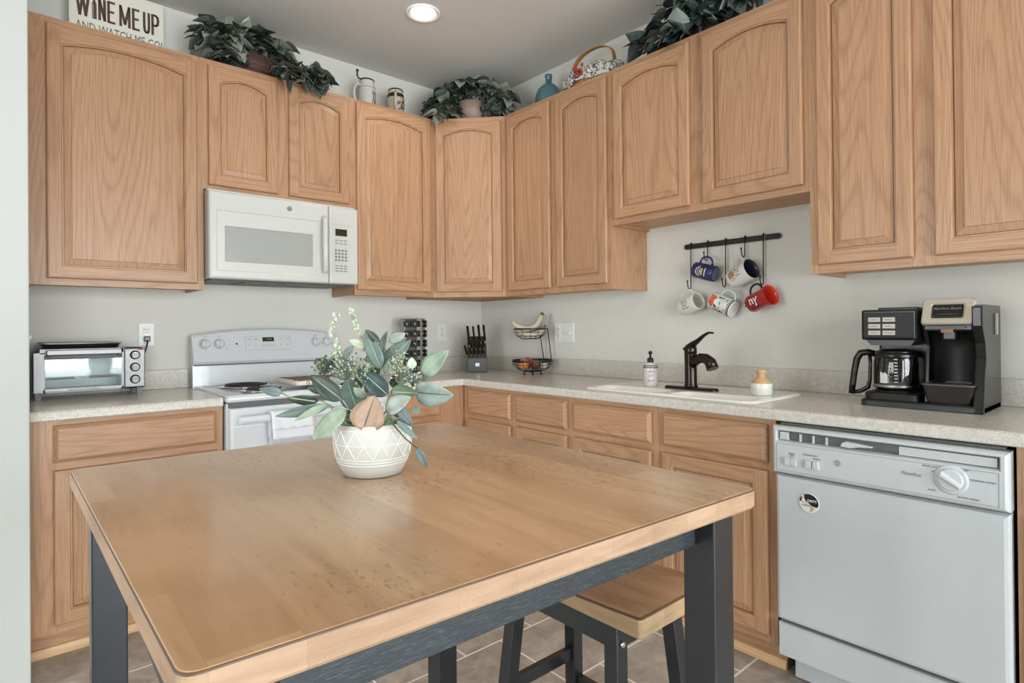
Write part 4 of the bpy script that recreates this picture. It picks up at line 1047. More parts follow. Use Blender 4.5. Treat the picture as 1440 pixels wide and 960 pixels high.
mug('plain white mug with small dark lettering, lowest left on the hooks', (XM+.006, -1.677, 1.288), (XM-.016, -1.783, 1.319), .041, white_m, white_m, white_m, 0, deco_white, hand=.95, hlen=.50)
def deco_navy(t, r, h):
    q = MB()
    def arc(x, y, rad, a0, a1, w):
        o = [(x+rad*math.cos(R(a)), y+rad*math.sin(R(a))) for a in range(a0, a1+1, 15)]
        i = [(x+(rad-w)*math.cos(R(a)), y+(rad-w)*math.sin(R(a))) for a in range(a1, a0-1, -15)]
        for k in range(len(o)-1): patch(q, r, -1, [o[k], o[k+1], i[len(i)-2-k], i[len(i)-1-k]])
    c = h*.52
    arc(-c, 0, .024, 75, 285, .004); q.build('white_arc', wht, t)
    q = MB(); arc(-c, 0, .015, 0, 300, .004); patch(q, r, -1, disc(-c, .0, .006, .008)); patch(q, r, -1, [(-c+.008, .016), (-c+.013, .014), (-c+.010, -.018), (-c+.005, -.016)]); q.build('gold_crest', gold, t)
    q = MB(); patch(q, r, -1, [(-c+.021, .020), (-c+.0245, .020), (-c+.0245, -.020), (-c+.021, -.020)]); q.build('white_bar', wht, t)
    q = MB(); q.lathe([(r*.80, -.0006), (.001, -.0006)], 30); q.build('base_disc', plain('mug_base_grey_blue', (124, 134, 150), 0.4), t)
    q = MB(); q.lathe([(r*.86, -.0008), (r*.81, -.0010)], 30); q.build('base_ring', plain('mug_base_ring', (176, 186, 196), 0.4), t)
def side_neg(r): return None
mug('navy blue mug with gold and white crest, upper left on the hooks', (XM, -1.862, 1.440), (XM, -1.757, 1.470), .0385, navy_m, navy_m, navy_m, 0, None if False else (lambda t, r, h: deco_navy2(t, r, h)), hlen=.55) if False else None
_t, _m = mug('navy blue mug with gold and white crest, upper left on the hooks', (XM, -1.862, 1.440), (XM, -1.757, 1.470), .0385, navy_m, navy_m, navy_m, 0, None, hlen=.55)
def deco_navy_on(t, r, h):
    # here the open end is on the left, so the side facing the room is local -y; u runs from base (right) to rim (left)
    q = MB(); S = -1; c = h*.55
    def arc(x, y, rad, a0, a1, w):
        st = 15
        for a in range(a0, a1, st):
            P = lambda ra, an: (x+ra*math.cos(R(an)), y+ra*math.sin(R(an)))
            patch(q, r, S, [P(rad, a), P(rad, a+st), P(rad-w, a+st), P(rad-w, a)])
    arc(c, 0, .026, -75, 75, .004); q.build('white_arc', wht, t)
    q = MB(); arc(c, 0, .016, -150, 135, .004); patch(q, r, S, disc(c, 0, .006, .009)); patch(q, r, S, [(c-.006, .016), (c-.012, .014), (c-.010, -.018), (c-.004, -.016)]); q.build('gold_crest', gold, t)
    q = MB(); patch(q, r, S, [(c-.020, .020), (c-.0245, .020), (c-.0245, -.020), (c-.020, -.020)]); q.build('white_bar', wht, t)
    q = MB(); q.lathe([(r*.80, -.0006), (.001, -.0006)], 30); q.build('base_disc', plain('mug_base_grey_blue', (124, 134, 150), 0.4), t)
deco_navy_on(_t, .0385, .109)
_t, _m = mug('patterned orange and teal mug with white base, lowest centre on the hooks', (XM, -1.952, 1.271), (XM, -1.846, 1.320), .0410, white_m, plain('mug_teal_glaze', (170, 200, 192), 0.25), plain('mug_pale_teal_glaze', (196, 212, 206), 0.25), 0, None, hlen=.42)
def deco_pattern(t, r, h):
    S = -1
    q = MB(); patch(q, r, S, [(h*.74, .034), (h*.97, .034), (h*.97, -.012), (h*.80, -.020), (h*.72, .0)]); q.build('orange_patch', org, t)
    q = MB(); patch(q, r, S, disc(h*.66, .006, .010, .013)); patch(q, r, S, disc(h*.56, -.004, .008, .011)); q.build('cream_patch', wht, t)
    random.seed(5)
    q = MB()
    for k in range(8): patch(q, r, S, disc(h*random.uniform(.3, .85), random.uniform(-.040, -.008), random.uniform(.003, .007), random.uniform(.003, .009), 9), .0007)
    q.build('brown_patch', brn, t)
    q = MB()
    for k in range(12): patch(q, r, S, disc(h*random.uniform(.18, .60), random.uniform(-.02, .036), random.uniform(.002, .006), random.uniform(.004, .010), 9), .0004)
    q.build('teal_patch', teal_d, t)
    q = MB()
    for k in range(7): patch(q, r, S, disc(h*random.uniform(.4, .9), random.uniform(-.045, .03), .002, random.uniform(.003, .009), 7), .0009)
    patch(q, r, S, [(h*.62, .030), (h*.70, .036), (h*.40, .041), (h*.38, .037)]); q.build('dark_stroke', ink, t)
    q = MB(); q.lathe([(r+.0006, .006), (r+.0006, .013)], 40, 0, cap0=False, cap1=False); q.lathe([(r+.0006, .016), (r+.0006, .019)], 40, 0, cap0=False, cap1=False); q.build('base_band', dgr, t)
deco_pattern(_t, .041, .117)
def deco_latte(t, r, h):
    q = MB(); patch(q, r, 1, disc(h*.32, .004, .019, .023)); q.build('tan_patch', tan, t)
    q = MB()
    for dx, dy in ((.02, .012), (.03, -.004), (.018, -.016), (.005, -.018)): patch(q, r, 1, disc(h*.26+dx, dy+.004, .0035, .0055, 7), .0008)
    q.build('white_petal', wht, t)
    q = MB()
    for k in range(6): patch(q, r, 1, disc(h*.32+.024*math.cos(R(40-30*k)), .004+.028*math.sin(R(40-30*k)), .0014, .005, 6), .0006)
    q.build('dark_stroke', ink, t)
    for k, s in enumerate(('but first', 'coffee', 'please')): wtext(t, s, .012, r, 1, h*.66, .018-.014*k, ink, 'lettering')
mug('large white mug with dark navy interior and tan motif, upper right', (XM+.008, -1.942, 1.410), (XM-.020, -2.048, 1.450), .0445, white_m, plain('mug_dark_navy_inside', (44, 50, 66), 0.3), white_m, .003, deco_latte, hand=1.25, hlen=.46)
def deco_red(t, r, h):
    wtext(t, 'ny', .054, r, 1, h*.42, .000, dblue, 'monogram_outline', 0, .0032, .0003, .0006, .95)
    wtext(t, 'ny', .054, r, 1, h*.42, .000, wht, 'monogram', 0, .0008, .0003, .0014, .95)
    wtext(t, '25', .030, r, 1, h*.10, -.004, plain('decal_deep_red', (96, 14, 18), 0.4), 'number', 0, .0006)
    wtext(t, 'GIANTS', .024, r, 1, h*.52, -.036, dblue, 'dark_lettering', 0, .0004)
    wtext(t, 'NY', .022, r, 1, h*.80, .010, dblue, 'rim_lettering', 70, .0002)
mug('red sports mug with white ny monogram and dark handle, lowest right', (XM+.006, -2.031, 1.293), (XM-.024, -2.136, 1.330), .0405, red_m, plain('mug_bright_red_inside', (206, 60, 42), 0.25), plain('mug_dark_blue_handle', (30, 36, 50), 0.3), .006, deco_red, hlen=.40, hand=1.05)

# ------------------------------------------------------------------ knife block with its knives
KB = (-.225, -.245, ZC)
t = thing('knife_block', 'black and brown knife block in the counter corner, full of knives', 'knife block', KB, R(-36))
mb = MB(); mb.prism([(-.075, 0), (.055, 0), (.062, .225), (.036, .232), (-.060, .085), (-.075, .085)], 0, -.066, .058, 0); mb.build('body', plain('dark_walnut', (74, 58, 50), 0.45), t, bev=.004)
mb = MB(); mb.prism([(-.078, 0.001), (-.020, 0.001), (-.020, .100), (-.062, .100), (-.078, .092)], 0, -.068, .060, 0); mb.build('front_box', plain('slate_grey_block', (70, 71, 73), 0.45), t, bev=.004)
q = MB(); q.T = Tr(-.004, -.0785, .048) @ FRONT
for k in range(3): q.box((-.012+.009*k, -.010, 0), (-.006+.009*k, .012, .0006))
q.build('block_emblem', M['steel'], t)
mb = MB(); mb.box((.0585, -.07, .006), (.0595, .05, .06)); mb.build('side_seam', M['black_matte'], t)
def knife(label, x, y, z, length, w, tilt, group, lean=0, hm=None):
    k = thing('kitchen_knife', label, 'knife', group=group)
    k.matrix_world = Tr(*KB) @ Rz(-36) @ Tr(x, y, z) @ Rx(tilt) @ Ry(lean)
    q = MB(); hw = w/2
    def s_(a, b_, z_): return [(-a, -b_, z_), (a, -b_, z_), (a, b_, z_), (-a, b_, z_)]
    q.loft([s_(hw*.72, hw*.95, .012), s_(hw*.8, hw*1.0, length*.35), s_(hw*.85, hw*1.15, length*.7), s_(hw*.9, hw*1.35, length*.94), s_(hw*.6, hw*.9, length)], 0, False)
    q.build('handle', M['black'], k, bev=hw*.4)
    q = MB(); q.box((-hw*.62, -hw*.95, -.002), (hw*.62, hw*.95, .013)); q.build('bolster', M['steel'], k)
    q = MB(); q.box((-.0008, -hw*.9, -.07), (.0008, hw*.9, 0)); q.build('blade', M['steel'], k)
    q = MB()
    for zz in (.30, .55, .80): q.tube([(-hw*.92, 0, length*zz), (hw*.92, 0, length*zz)], .0022, 6)
    q.lathe([(hw*.3, length), (hw*.25, length+.001)], 8); q.build('rivets', M['steel'], k)
    return k
big = [(-.052, 0, .165, .140, .019, 'leftmost of the four tall knives in the block'), (-.018, .012, .190, .112, .016, 'second tall knife from left, slightly shorter, in the block'), (.018, .008, .185, .126, .019, 'third tall knife from left in the block'), (.052, .010, .188, .122, .018, 'rightmost of the four tall knives in the block')]
for x, y, z, ln, w_, lb in big: knife(lb, x, y, z, ln, w_, 12, 'large knives in the block', -6)
for k in range(4): knife('middle-row black knife in the block, %s' % ('leftmost', 'second from left', 'third from left', 'rightmost')[k], -.040+.027*k, -.022, .146, .068, .015, 18, 'middle row of knives in the block', -4)
for k in range(4): knife('front-row black steak knife in the block, %s' % ('leftmost', 'second from left', 'third from left', 'rightmost')[k], -.045+.027*k, -.045, .104, .062, .014, 20, 'front row of steak knives in the block', -4)
knife('black kitchen shears handle leaning out at left side of block', -.066, -.030, .100, .080, .018, 14, 'front row of steak knives in the block', -14)

M['rack_chrome'] = plain('rack_chrome', (158, 157, 156), 0.22, 1.0)
# ------------------------------------------------------------------ revolving spice rack
SP = Vector((-.632, -.110, ZC))
t = thing('spice_rack', 'square chrome revolving spice tower behind the potted greenery', 'spice rack', SP, R(50))
hs_ = .066
mb = MB(); mb.lathe([(.085, 0), (.085, .010), (.078, .014), (.03, .016), (.03, .026)], 36); mb.build('turntable', M['rack_chrome'], t)
mb = MB(); mb.box((-.070, -.070, .026), (.070, .070, .030)); mb.build('bottom_plate', M['rack_chrome'], t, bev=.001)
mb = MB(); mb.box((-.070, -.070, .344), (.070, .070, .348)); mb.build('top_plate', plain('smoked_steel_plate', (150, 148, 146), 0.3, 0.8), t, bev=.001)
for sx_, sy_ in ((-1, -1), (1, -1), (1, 1), (-1, 1)):
    q = MB(); q.box((sx_*.067, sy_*.067, .030), (sx_*.052, sy_*.0655, .344)); q.box((sx_*.067, sy_*.067, .030), (sx_*.0655, sy_*.052, .344)); q.build('corner_post', M['rack_chrome'], t)
q = MB(); q.box((-.020, -.020, .03), (.020, .020, .344)); q.build('core', M['dark_grey'], t)
cap_m = plain('black_jar_cap', (30, 26, 26), 0.3); spices = [plain('spice_rust', (120, 62, 44), 0.8), plain('spice_olive', (104, 96, 62), 0.8), plain('spice_tan', (164, 128, 88), 0.8), plain('spice_dark', (74, 56, 46), 0.8)]
jar0 = None; jn = 0
rows = ('top', 'second', 'middle', 'fourth', 'bottom')
for face, (cx_, fa) in enumerate(((-1, 0), (1, 1))):
    pass
def make_jar(mi):
    j = thing('spice_jar', 'x', 'spice jar')
    q = MB(); q.lathe([(.019, -.035), (.020, -.034), (.020, .004), (.016, .010)], 20, 0); q.build('glass_body', M['glass'], j)
    q = MB(); q.lathe([(.0180, -.033), (.0185, -.030), (.0185, -.004), (.017, -.002)], 16, 0); q.build('spice', spices[mi], j)
    q = MB(); q.lathe([(.0215, .008), (.0225, .010), (.0225, .022), (.0215, .024)], 24, 0); q.build('cap', cap_m, j)
    q = MB(); q.box((-.008, -.0015, .0241), (.008, .0015, .0246)); q.build('cap_label', wht, j)
    return j
protos = [make_jar(i) for i in range(4)]; used_ = [False]*4
# local faces: -y and -x face the room after the turn
for fi, (axis, cols, fl) in enumerate((('-x', (-.024, .024), 'left'), ('-y', (0.0,), 'right'))):
    for ci, cpos in enumerate(cols):
        for r_ in range(5):
            zz = .315-.061*r_
            if axis == '-y': ml = Tr(cpos, -.062, zz) @ Rx(90) 
            else: ml = Tr(-.062, cpos, zz) @ Ry(-90)
            ml = ml @ Rz(20+15*r_)
            mi = (r_+ci+fi) % 4
            side_n = ('outer left' if ci == 1 else 'inner left') if fl == 'left' else 'right'
            lab = 'black-capped spice jar in %s row, %s column of the spice tower' % (rows[r_], side_n)
            mw = Tr(*SP) @ Rz(50) @ ml
            if not used_[mi]: j = protos[mi]; used_[mi] = True
            else:
                j = protos[mi].copy(); COL.objects.link(j)
                for ch in protos[mi].children:
                    c = ch.copy(); COL.objects.link(c); c.parent = j
            j.matrix_world = mw; j['label'] = lab; j['group'] = 'spice jars in the tower'

# ------------------------------------------------------------------ two-tier fruit basket, fruit
FB = Vector((-.150, -.692, ZC))
t = thing('fruit_basket', 'two-tier black wire fruit basket on the counter right of the corner', 'fruit basket', FB, R(-41))
def wire_bowl(name, cx, cy, zr, r, depth, band, cap=.0):
    q = MB()
    rim = [(cx+r*math.cos(R(a)), cy+r*math.sin(R(a)), zr) for a in range(0, 360, 10)]
    q.lathe([(r, -band/2), (r+.0015, 0), (r, band/2), (r-.003, band/2), (r-.003, -band/2), (r, -band/2)], 40) if False else None
    old = q.T; q.T = Tr(cx, cy, zr); q.lathe([(r-.003, -band/2), (r, -band/2), (r, band/2), (r-.003, band/2), (r-.003, -band/2)], 40, 0, smooth=False, cap0=False, cap1=False); q.T = old
    def rad(s): return r*math.sqrt(max(0, 1-((s)**2.2)*.78))
    for s in (.35, .7, 1.0): q.tube([(cx+rad(s)*math.cos(R(a)), cy+rad(s)*math.sin(R(a)), zr-depth*s) for a in range(0, 360, 10)], .0016 if s < 1 else .0024, 5, 0, True)
    for a in range(0, 360, 30):
        q.tube([(cx+rad(k/8)*math.cos(R(a)), cy+rad(k/8)*math.sin(R(a)), zr-depth*k/8) for k in range(9)], .0016, 5, 0)
    for a in (0, 60, 120): q.tube([(cx+rad(1)*math.cos(R(a)), cy+rad(1)*math.sin(R(a)), zr-depth), (cx-rad(1)*math.cos(R(a)), cy-rad(1)*math.sin(R(a)), zr-depth)], .0016, 5, 0)
    return q.build(name, M['iron'], t)
wire_bowl('lower_bowl', 0, 0, .083, .122, .062, .016)
wire_bowl('upper_bowl', -.012, 0, .277, .100, .060, .010)
for x, y in ((.118, .03), (.075, .096)):
    q = MB(); q.tube([(x, y, .083), (x-.022-(.0 if y < .05 else .006), y*.78, .280)], .003, 8); q.build('upright', M['iron'], t)
for a in (-150, -90, -30, 90):
    q = MB(); q.T = Tr(.058*math.cos(R(a)), .058*math.sin(R(a)), 0); q.ball((0, 0, .0065), .0065); q.tube([(0, 0, .01), (0, 0, .022)], .0025, 6); q.build('foot', M['iron'], t)
TB = Tr(*FB) @ Rz(-41)
def fruit(name, label, cat, x, y, z, r, col, sc=(1, 1, .92), stem=True):
    o = thing(name, label, cat); o.matrix_world = TB @ Tr(x, y, z)
    q = MB(); q.lathe([(.001, r*.80*sc[2]), (r*.18, r*.88*sc[2]), (r*.42, r*.95*sc[2]), (r*.78, r*.68*sc[2]), (r*.98, r*.2*sc[2]), (r*.97, -r*.25*sc[2]), (r*.76, -r*.70*sc[2]), (r*.40, -r*.95*sc[2]), (.001, -r*.90*sc[2])], 24, 0, cap0=False, cap1=False); q.build('flesh', plain(name+'_skin_%d%d%d' % col, col, 0.35), o)
    if stem: q = MB(); q.tube([(0, 0, r*.78*sc[2]), (.002, 0, r*1.05*sc[2])], .0018, 6); q.build('stem', M['worn_edge'], o)
fruit('orange', 'orange at left inside the lower basket bowl', 'orange', -.054, -.042, .066, .034, (214, 132, 62))
fruit('apple', 'dark red apple in the centre of the lower basket bowl', 'apple', .017, -.055, .062, .033, (104, 42, 34))
fruit('apple', 'bright red apple rising above the lower basket rim', 'apple', -.030, .024, .068, .038, (196, 66, 50))
fruit('onion', 'pale onion at right inside the lower basket bowl', 'onion', .064, -.010, .060, .030, (206, 196, 176))
def banana(label, pts, r0, mat, tipc):
    o = thing('banana', label, 'banana', group='bananas in the upper basket'); o.matrix_world = TB
    P = [Vector(p) for p in pts]
    # smooth the path
    path = []
    for k in range(len(P)-1):
        p0 = P[max(k-1, 0)]; p1 = P[k]; p2 = P[k+1]; p3 = P[min(k+2, len(P)-1)]
        for s in range(4):
            u = s/4; path.append(.5*((2*p1)+(p2-p0)*u+(2*p0-5*p1+4*p2-p3)*u*u+(3*p1-p0-3*p2+p3)*u**3))
    path.append(P[-1]); n = len(path)
    rr = [r0*min(1, .35+1.2*k/n*2.2) if k < n*.3 else r0*(1-max(0, (k/n-.74))**1.2*3.6) for k in range(n)]
    q = MB(); q.tube(path, rr, 7, 0, smooth=True); q.build('peel', mat, o)
    q = MB(); q.tube([path[-1], path[-1]+(path[-1]-path[-3]).normalized()*.016], [.0062, .0072], 7, 0); q.build('stem', tipc, o)
bp_ = plain('unripe_banana_peel', (192, 184, 160), 0.5); bg_ = plain('green_grey_banana_peel', (152, 160, 152), 0.5); bt = plain('banana_stem', (98, 86, 66), 0.6)
zr = .277
banana('long curved pale banana whose tip overhangs left of the upper basket', [(-.118, -.02, zr+.046), (-.098, -.025, zr+.022), (-.055, -.03, zr+.003), (-.005, -.03, zr+.006), (.030, -.015, zr+.030), (.052, .005, zr+.074), (.056, .01, zr+.084)], .0185, bp_, bt)
banana('grey-green banana standing at right of the upper basket', [(-.03, .050, zr-.016), (.02, .048, zr-.008), (.058, .042, zr+.018), (.070, .034, zr+.055), (.072, .030, zr+.078), (.071, .030, zr+.084)], .0185, bg_, bt)
banana('banana at the bottom of the upper basket, under the others', [(-.085, -.03, zr-.016), (-.045, -.045, zr-.032), (.01, -.045, zr-.032), (.055, -.03, zr-.014), (.072, -.02, zr+.006)], .017, bp_, bt)

# ------------------------------------------------------------------ recessed ceiling light
t = thing('recessed_light', 'round white recessed ceiling downlight, switched on', 'ceiling light', (-.965, -.775, H))
mb = MB(); mb.lathe([(.086, -.0005), (.086, -.006), (.080, -.009), (.072, -.006), (.066, -.001)], 40, 0, cap0=False, cap1=False); mb.build('trim_ring', plain('lit_white_trim', (244, 242, 238), 0.4), t)
mb = MB(); mb.lathe([(.066, -.001), (.063, .004), (.056, .050), (.054, .075), (.001, .076)], 40, 0, cap0=False, cap1=False); mb.build('baffle', M['white_pl'], t)
mb = MB(); mb.lathe([(.030, .072), (.046, .052), (.049, .038), (.044, .026), (.024, .019), (.001, .018)], 36, 0, cap0=False, cap1=False); mb.build('bulb', M['lamp_on'], t)
def ceiling_spot(x, y, e):
    d = bpy.data.lights.new('downlight_and_fill', 'SPOT'); d.energy = e; d.spot_size = R(140); d.spot_blend = 0.9; d.shadow_soft_size = .05; d.color = (1, .93, .84)
    o = bpy.data.objects.new('downlight_and_fill', d); COL.objects.link(o); o.location = (x, y, H-.03)
ceiling_spot(-.965, -.775, 14)
for x, y in ((-2.7, -1.9), (-.95, -2.7), (-2.7, -4.2), (-.95, -4.6)): ceiling_spot(x, y, 10)  # added spots out of view, no fixtures, brightening the room
# ------------------------------------------------------------------ table
TC = [(-2.492, -1.810), (-1.590, -1.854), (-1.612, -2.824), (-2.491, -2.776)]      # far-left, far-right, near-right, near-left
TZ = ZC
ctr = Vector((sum(p[0] for p in TC)/4, sum(p[1] for p in TC)/4))
trot = R(-1.6)
t = thing('dining_table', 'counter-height table with worn butcher-block top and charcoal legs', 'table', (ctr.x, ctr.y, 0), trot)
def tl(p): return Matrix.Rotation(-trot, 2) @ (Vector(p)-ctr)
Q = [tl(p) for p in TC]
def rounded(poly, r, z, inset=0, n=5):
    c = sum(poly, Vector((0, 0)))/len(poly); out = []
    m = len(poly)
    P = []
    for i in range(m):        # inset polygon
        a, b, d = poly[i-1], poly[i], poly[(i+1) % m]
        u = (a-b).normalized(); v = (d-b).normalized(); s = abs(u.x*v.y-u.y*v.x); P.append(b+(u+v)*inset/max(s, .1))
    for i in range(m):
        a, b, d = P[i-1], P[i], P[(i+1) % m]
        u = (a-b).normalized(); v = (d-b).normalized()
        p0, p1 = b+u*r, b+v*r
        for k in range(n+1):
            s = k/n; q = p0*(1-s)**2+b*2*s*(1-s)+p1*s*s; out.append((q.x, q.y, z))
    return out
TH = .033
mb = MB()
mb.loft([rounded(Q, .019, TZ-TH, .003), rounded(Q, .019, TZ-TH+.004), rounded(Q, .019, TZ-.0032)], 1, False, True, False)
mb.loft([rounded(Q, .019, TZ-.0032), rounded(Q, .019, TZ-.0005, .0012)], 2, True, False, False)
mb.loft([rounded(Q, .019, TZ-.0005, .0012), rounded(Q, .019, TZ, .0028)], 0, True, False, True)
mb.build('table_top', [M['top'], M['top_edge'], M['worn_edge']], t)
LG, IN = .060, .030
# legs square to the table, set in from the edges
cor = []
for i, (sx_, sy_) in enumerate(((1, -1), (-1, -1), (-1, 1), (1, 1))):
    q = Q[i]; x = q.x+sx_*IN; y = q.y+sy_*IN
    cor.append((x, y, sx_, sy_))
    mb = MB(); mb.box((x, y, 0), (x+sx_*LG, y+sy_*LG, TZ-TH)); mb.build('leg', M['charcoal_s'], t, bev=.0025)
AZ0, AZ1 = TZ-TH-.062, TZ-TH
def apron(i, j, ax):
    a, b = cor[i], cor[j]; mb = MB(); s = .012
    if ax == 'x': mb.box((a[0]+a[2]*LG, a[1]+a[3]*s, AZ0), (b[0]+b[2]*LG, a[1]+a[3]*(s+.022), AZ1))
    else: mb.box((a[0]+a[2]*s, a[1]+a[3]*LG, AZ0), (a[0]+a[2]*(s+.022), b[1]+b[3]*LG, AZ1))
    mb.build('apron', M['charcoal'], t, bev=.0015)
apron(0, 1, 'x'); apron(3, 2, 'x'); apron(0, 3, 'y'); apron(1, 2, 'y')

# ------------------------------------------------------------------ stools
def stool(label, loc, rz, legs, sw=.36, sd=.30, sh=.61):
    """legs: list of (x, y, dx, dy) of the leg's outer corner under the seat and its drift down to the floor"""
    t = thing('stool', label, 'stool', loc, rz, None)
    mb = MB(); nx, ny = 10, 6
    def zz(u, v): return sh-.010*math.cos(u*math.pi/2)-.002
    th = .046
    rings = []
    def loop(z, ins, curved):
        pts = rrect(ins, sw-ins, ins, sd-ins, .009, 0, 4)
        dense = []
        for k in range(len(pts)):
            a, b = Vector(pts[k]), Vector(pts[(k+1) % len(pts)])
            m_ = 6 if (a-b).length > .1 else 1
            for s in range(m_): dense.append(a.lerp(b, s/m_))
        return [(p.x, p.y, (zz((p.y/sd-.5)*2, 0) if curved else 0)+z) for p in dense]
    l0, l1, l2, l3 = loop(sh-th, .003, False), loop(sh-th+.004, 0, False), loop(-.004, 0, True), loop(0, .005, True)
    mb.loft([l0, l1, l2], 1, False, True, False); mb.loft([l2, l3], 2, True, False, False)
    l4 = [((p[0]-sw/2)*.5+sw/2, (p[1]-sd/2)*.5+sd/2, 0) for p in l3]; l4 = [(p[0], p[1], zz((p[1]/sd-.5)*2, 0)) for p in l4]
    l5 = [((p[0]-sw/2)*.02+sw/2, (p[1]-sd/2)*.02+sd/2, zz(0, 0)) for p in l3]
    mb.loft([l3, l4, l5], 0, True, False, True)
    mb.build('seat', [M['stool_top'], M['stool_edge'], M['worn_edge']], t)
    s = .036; zt = sh-.046
    feet = []
    for x, y, dx, dy in legs:
        sx_ = 1 if x < sw/2 else -1; sy_ = 1 if y < sd/2 else -1
        q = MB()
        a = [(x, y), (x+sx_*s, y), (x+sx_*s, y+sy_*s), (x, y+sy_*s)]
        q.loft([[(p[0]+dx, p[1]+dy, 0) for p in a], [(p[0], p[1], zt) for p in a]], 0, False); q.build('leg', M['charcoal_s'], t, bev=.002)
        q = MB(); q.T = Tr(x+sx_*s*.5+dx*.12, y-.0005*sy_+dy*.12, zt-.045) @ Rx(90 if sy_ > 0 else -90); q.lathe([(.007, -.001), (.007, .002), (.005, .004)], 14); q.build('bolt', M['chrome'], t)
        feet.append((x, y, dx, dy, sx_, sy_))
    def rail(i, j, z0, z1, ins, nm_):
        a, b = feet[i], feet[j]
        f0, f1 = 1-z0/zt, 1-z1/zt
        def P(q, f, d): return (q[0]+q[2]*f+q[4]*d[0], q[1]+q[3]*f+q[5]*d[1])
        q = MB(); d0, d1 = (ins, ins), (ins+.018, ins+.018)
        lo = lambda f: [P(a, f, d0), P(b, f, d0), P(b, f, d1), P(a, f, d1)]
        q.loft([[(p[0], p[1], z0) for p in lo(f0)], [(p[0], p[1], z1) for p in lo(f1)]], 0, False); q.build(nm_, M['charcoal_s'], t, bev=.001)
    for i, j in ((0, 1), (1, 2), (2, 3), (3, 0)): rail(i, j, zt-.058, zt, .006, 'apron')
    for i, j in ((0, 3), (1, 2)): rail(i, j, .18, .215, .008, 'stretcher')
    for i, j in ((0, 1), (3, 2)): rail(i, j, .26, .295, .008, 'stretcher')
    return t
stool('wooden-topped black stool with splayed legs tucked under the right of the table', (-1.632, -2.588, 0), 0, [(.019, .076, -.050, -.042), (.252, .076, .050, -.042), (.252, .424, .050, .042), (.019, .424, -.050, .042)], .278, .50)

# ------------------------------------------------------------------ potted greenery on the table
PP = Vector((-2.047, -2.262, TZ+.0005)); PR = R(-41.1)
t = thing('potted_plant', 'artificial eucalyptus arrangement in white geometric-patterned pot on table', 'plant', PP, PR)
prof_o = [(.050, 0), (.056, .002), (.064, .018), (.0715, .040), (.0745, .065), (.0740, .090), (.0720, .099)]
mb = MB(); mb.lathe(prof_o+[(.0705, .101), (.068, .100), (.066, .090), (.066, .080)], 48, 0, cap1=False)
pot = mb.build('pot', plain('pot_warm_grey_white', (190, 188, 182), 0.6), t)
def pr_(z):
    for (r0, z0), (r1, z1) in zip(prof_o[:-1], prof_o[1:]):
        if z0 <= z <= z1: return r0+(r1-r0)*(z-z0)/(z1-z0)
    return .072
q = MB()
NT = 14; za, zm, zb = .038, .064, .092
def line(a0, z0, a1, z1, w=.0010):
    q.tube([((pr_(z0+(z1-z0)*s/8)+.0003)*math.cos(a0+(a1-a0)*s/8), (pr_(z0+(z1-z0)*s/8)+.0003)*math.sin(a0+(a1-a0)*s/8), z0+(z1-z0)*s/8) for s in range(9)], w, 4, 0)
st = 2*math.pi/NT
for k in range(NT):
    a = k*st
    line(a, za, a+st/2, zm); line(a, za, a-st/2, zm); line(a+st/2, zm, a+st, zb); line(a+st/2, zm, a, zb)
for z_ in (zm, zb, .0365, .031, .0255):
    q.tube([((pr_(z_)+.0003)*math.cos(2*math.pi*k/60), (pr_(z_)+.0003)*math.sin(2*math.pi*k/60), z_) for k in range(60)], .0012, 4, 0, True)
q.build('raised_lines', plain('pot_white_lines', (228, 227, 222), 0.6), pot)
q = MB(); random.seed(3)
q.lathe([(.066, .086), (.05, .092), (.02, .096), (.001, .097)], 30, 0, cap0=False, cap1=False)
for k in range(60):
    a = random.uniform(0, 6.28); r_ = random.uniform(0, .06); q.ball((r_*math.cos(a), r_*math.sin(a), .090+random.uniform(0, .008)), random.uniform(.004, .009), 0, 7, 5)
q.build('moss', plain('pale_green_moss', (126, 148, 110), 0.9), t)
def leafmat(name, c, rib):
    m, nt, b = nm(name)
    tc = N(nt, 'ShaderNodeTexCoord'); n = N(nt, 'ShaderNodeTexNoise', Scale=45.0, Detail=4.0); L(nt, tc, 'Object', n, 'Vector')
    r = ramp(nt, [(0.3, lin(*[max(0, v-14) for v in c])), (0.7, lin(*[min(255, v+14) for v in c]))]); L(nt, n, 0, r, 0); L(nt, r, 0, b, 'Base Color')
    b.inputs['Roughness'].default_value = 0.42; b.inputs['Specular IOR Level'].default_value = 0.5
    return m
LM = dict(dark=leafmat('leaf_dark_green', (54, 65, 56), 0), teal=leafmat('leaf_deep_teal', (48, 68, 65), 0), blue=leafmat('leaf_blue_green', (98, 115, 109), 0), pale=leafmat('leaf_pale_sage', (136, 151, 130), 0),
          light=leafmat('leaf_light_green', (126, 146, 124), 0), aqua=leafmat('leaf_light_aqua', (130, 145, 138), 0), brown=leafmat('leaf_brown_underside', (146, 118, 94), 0), silver=leafmat('leaf_silver_green', (148, 156, 148), 0),
          green=leafmat('leaf_mid_green', (80, 98, 74), 0), slate=leafmat('leaf_slate', (92, 106, 106), 0), cream=leafmat('leaf_cream_green', (168, 176, 152), 0))
RIB = plain('leaf_rib', (150, 162, 142), 0.5); RIBD = plain('leaf_rib_dark', (70, 60, 48), 0.5); STEM = plain('plant_stem', (150, 160, 132), 0.6); STEMD = plain('plant_stem_dark', (74, 70, 58), 0.6)
PXS = 1/3.694/752.0
def px(X, Y, dz=0.0):
    """crop coordinates of the leaf tip / base, measured on the photo, as metres in the plant's own frame (dz towards the room)"""
    return Vector(((340+X/3.694-523)/752.0, -dz, .0995+(603-430-Y/3.694)/752.0))
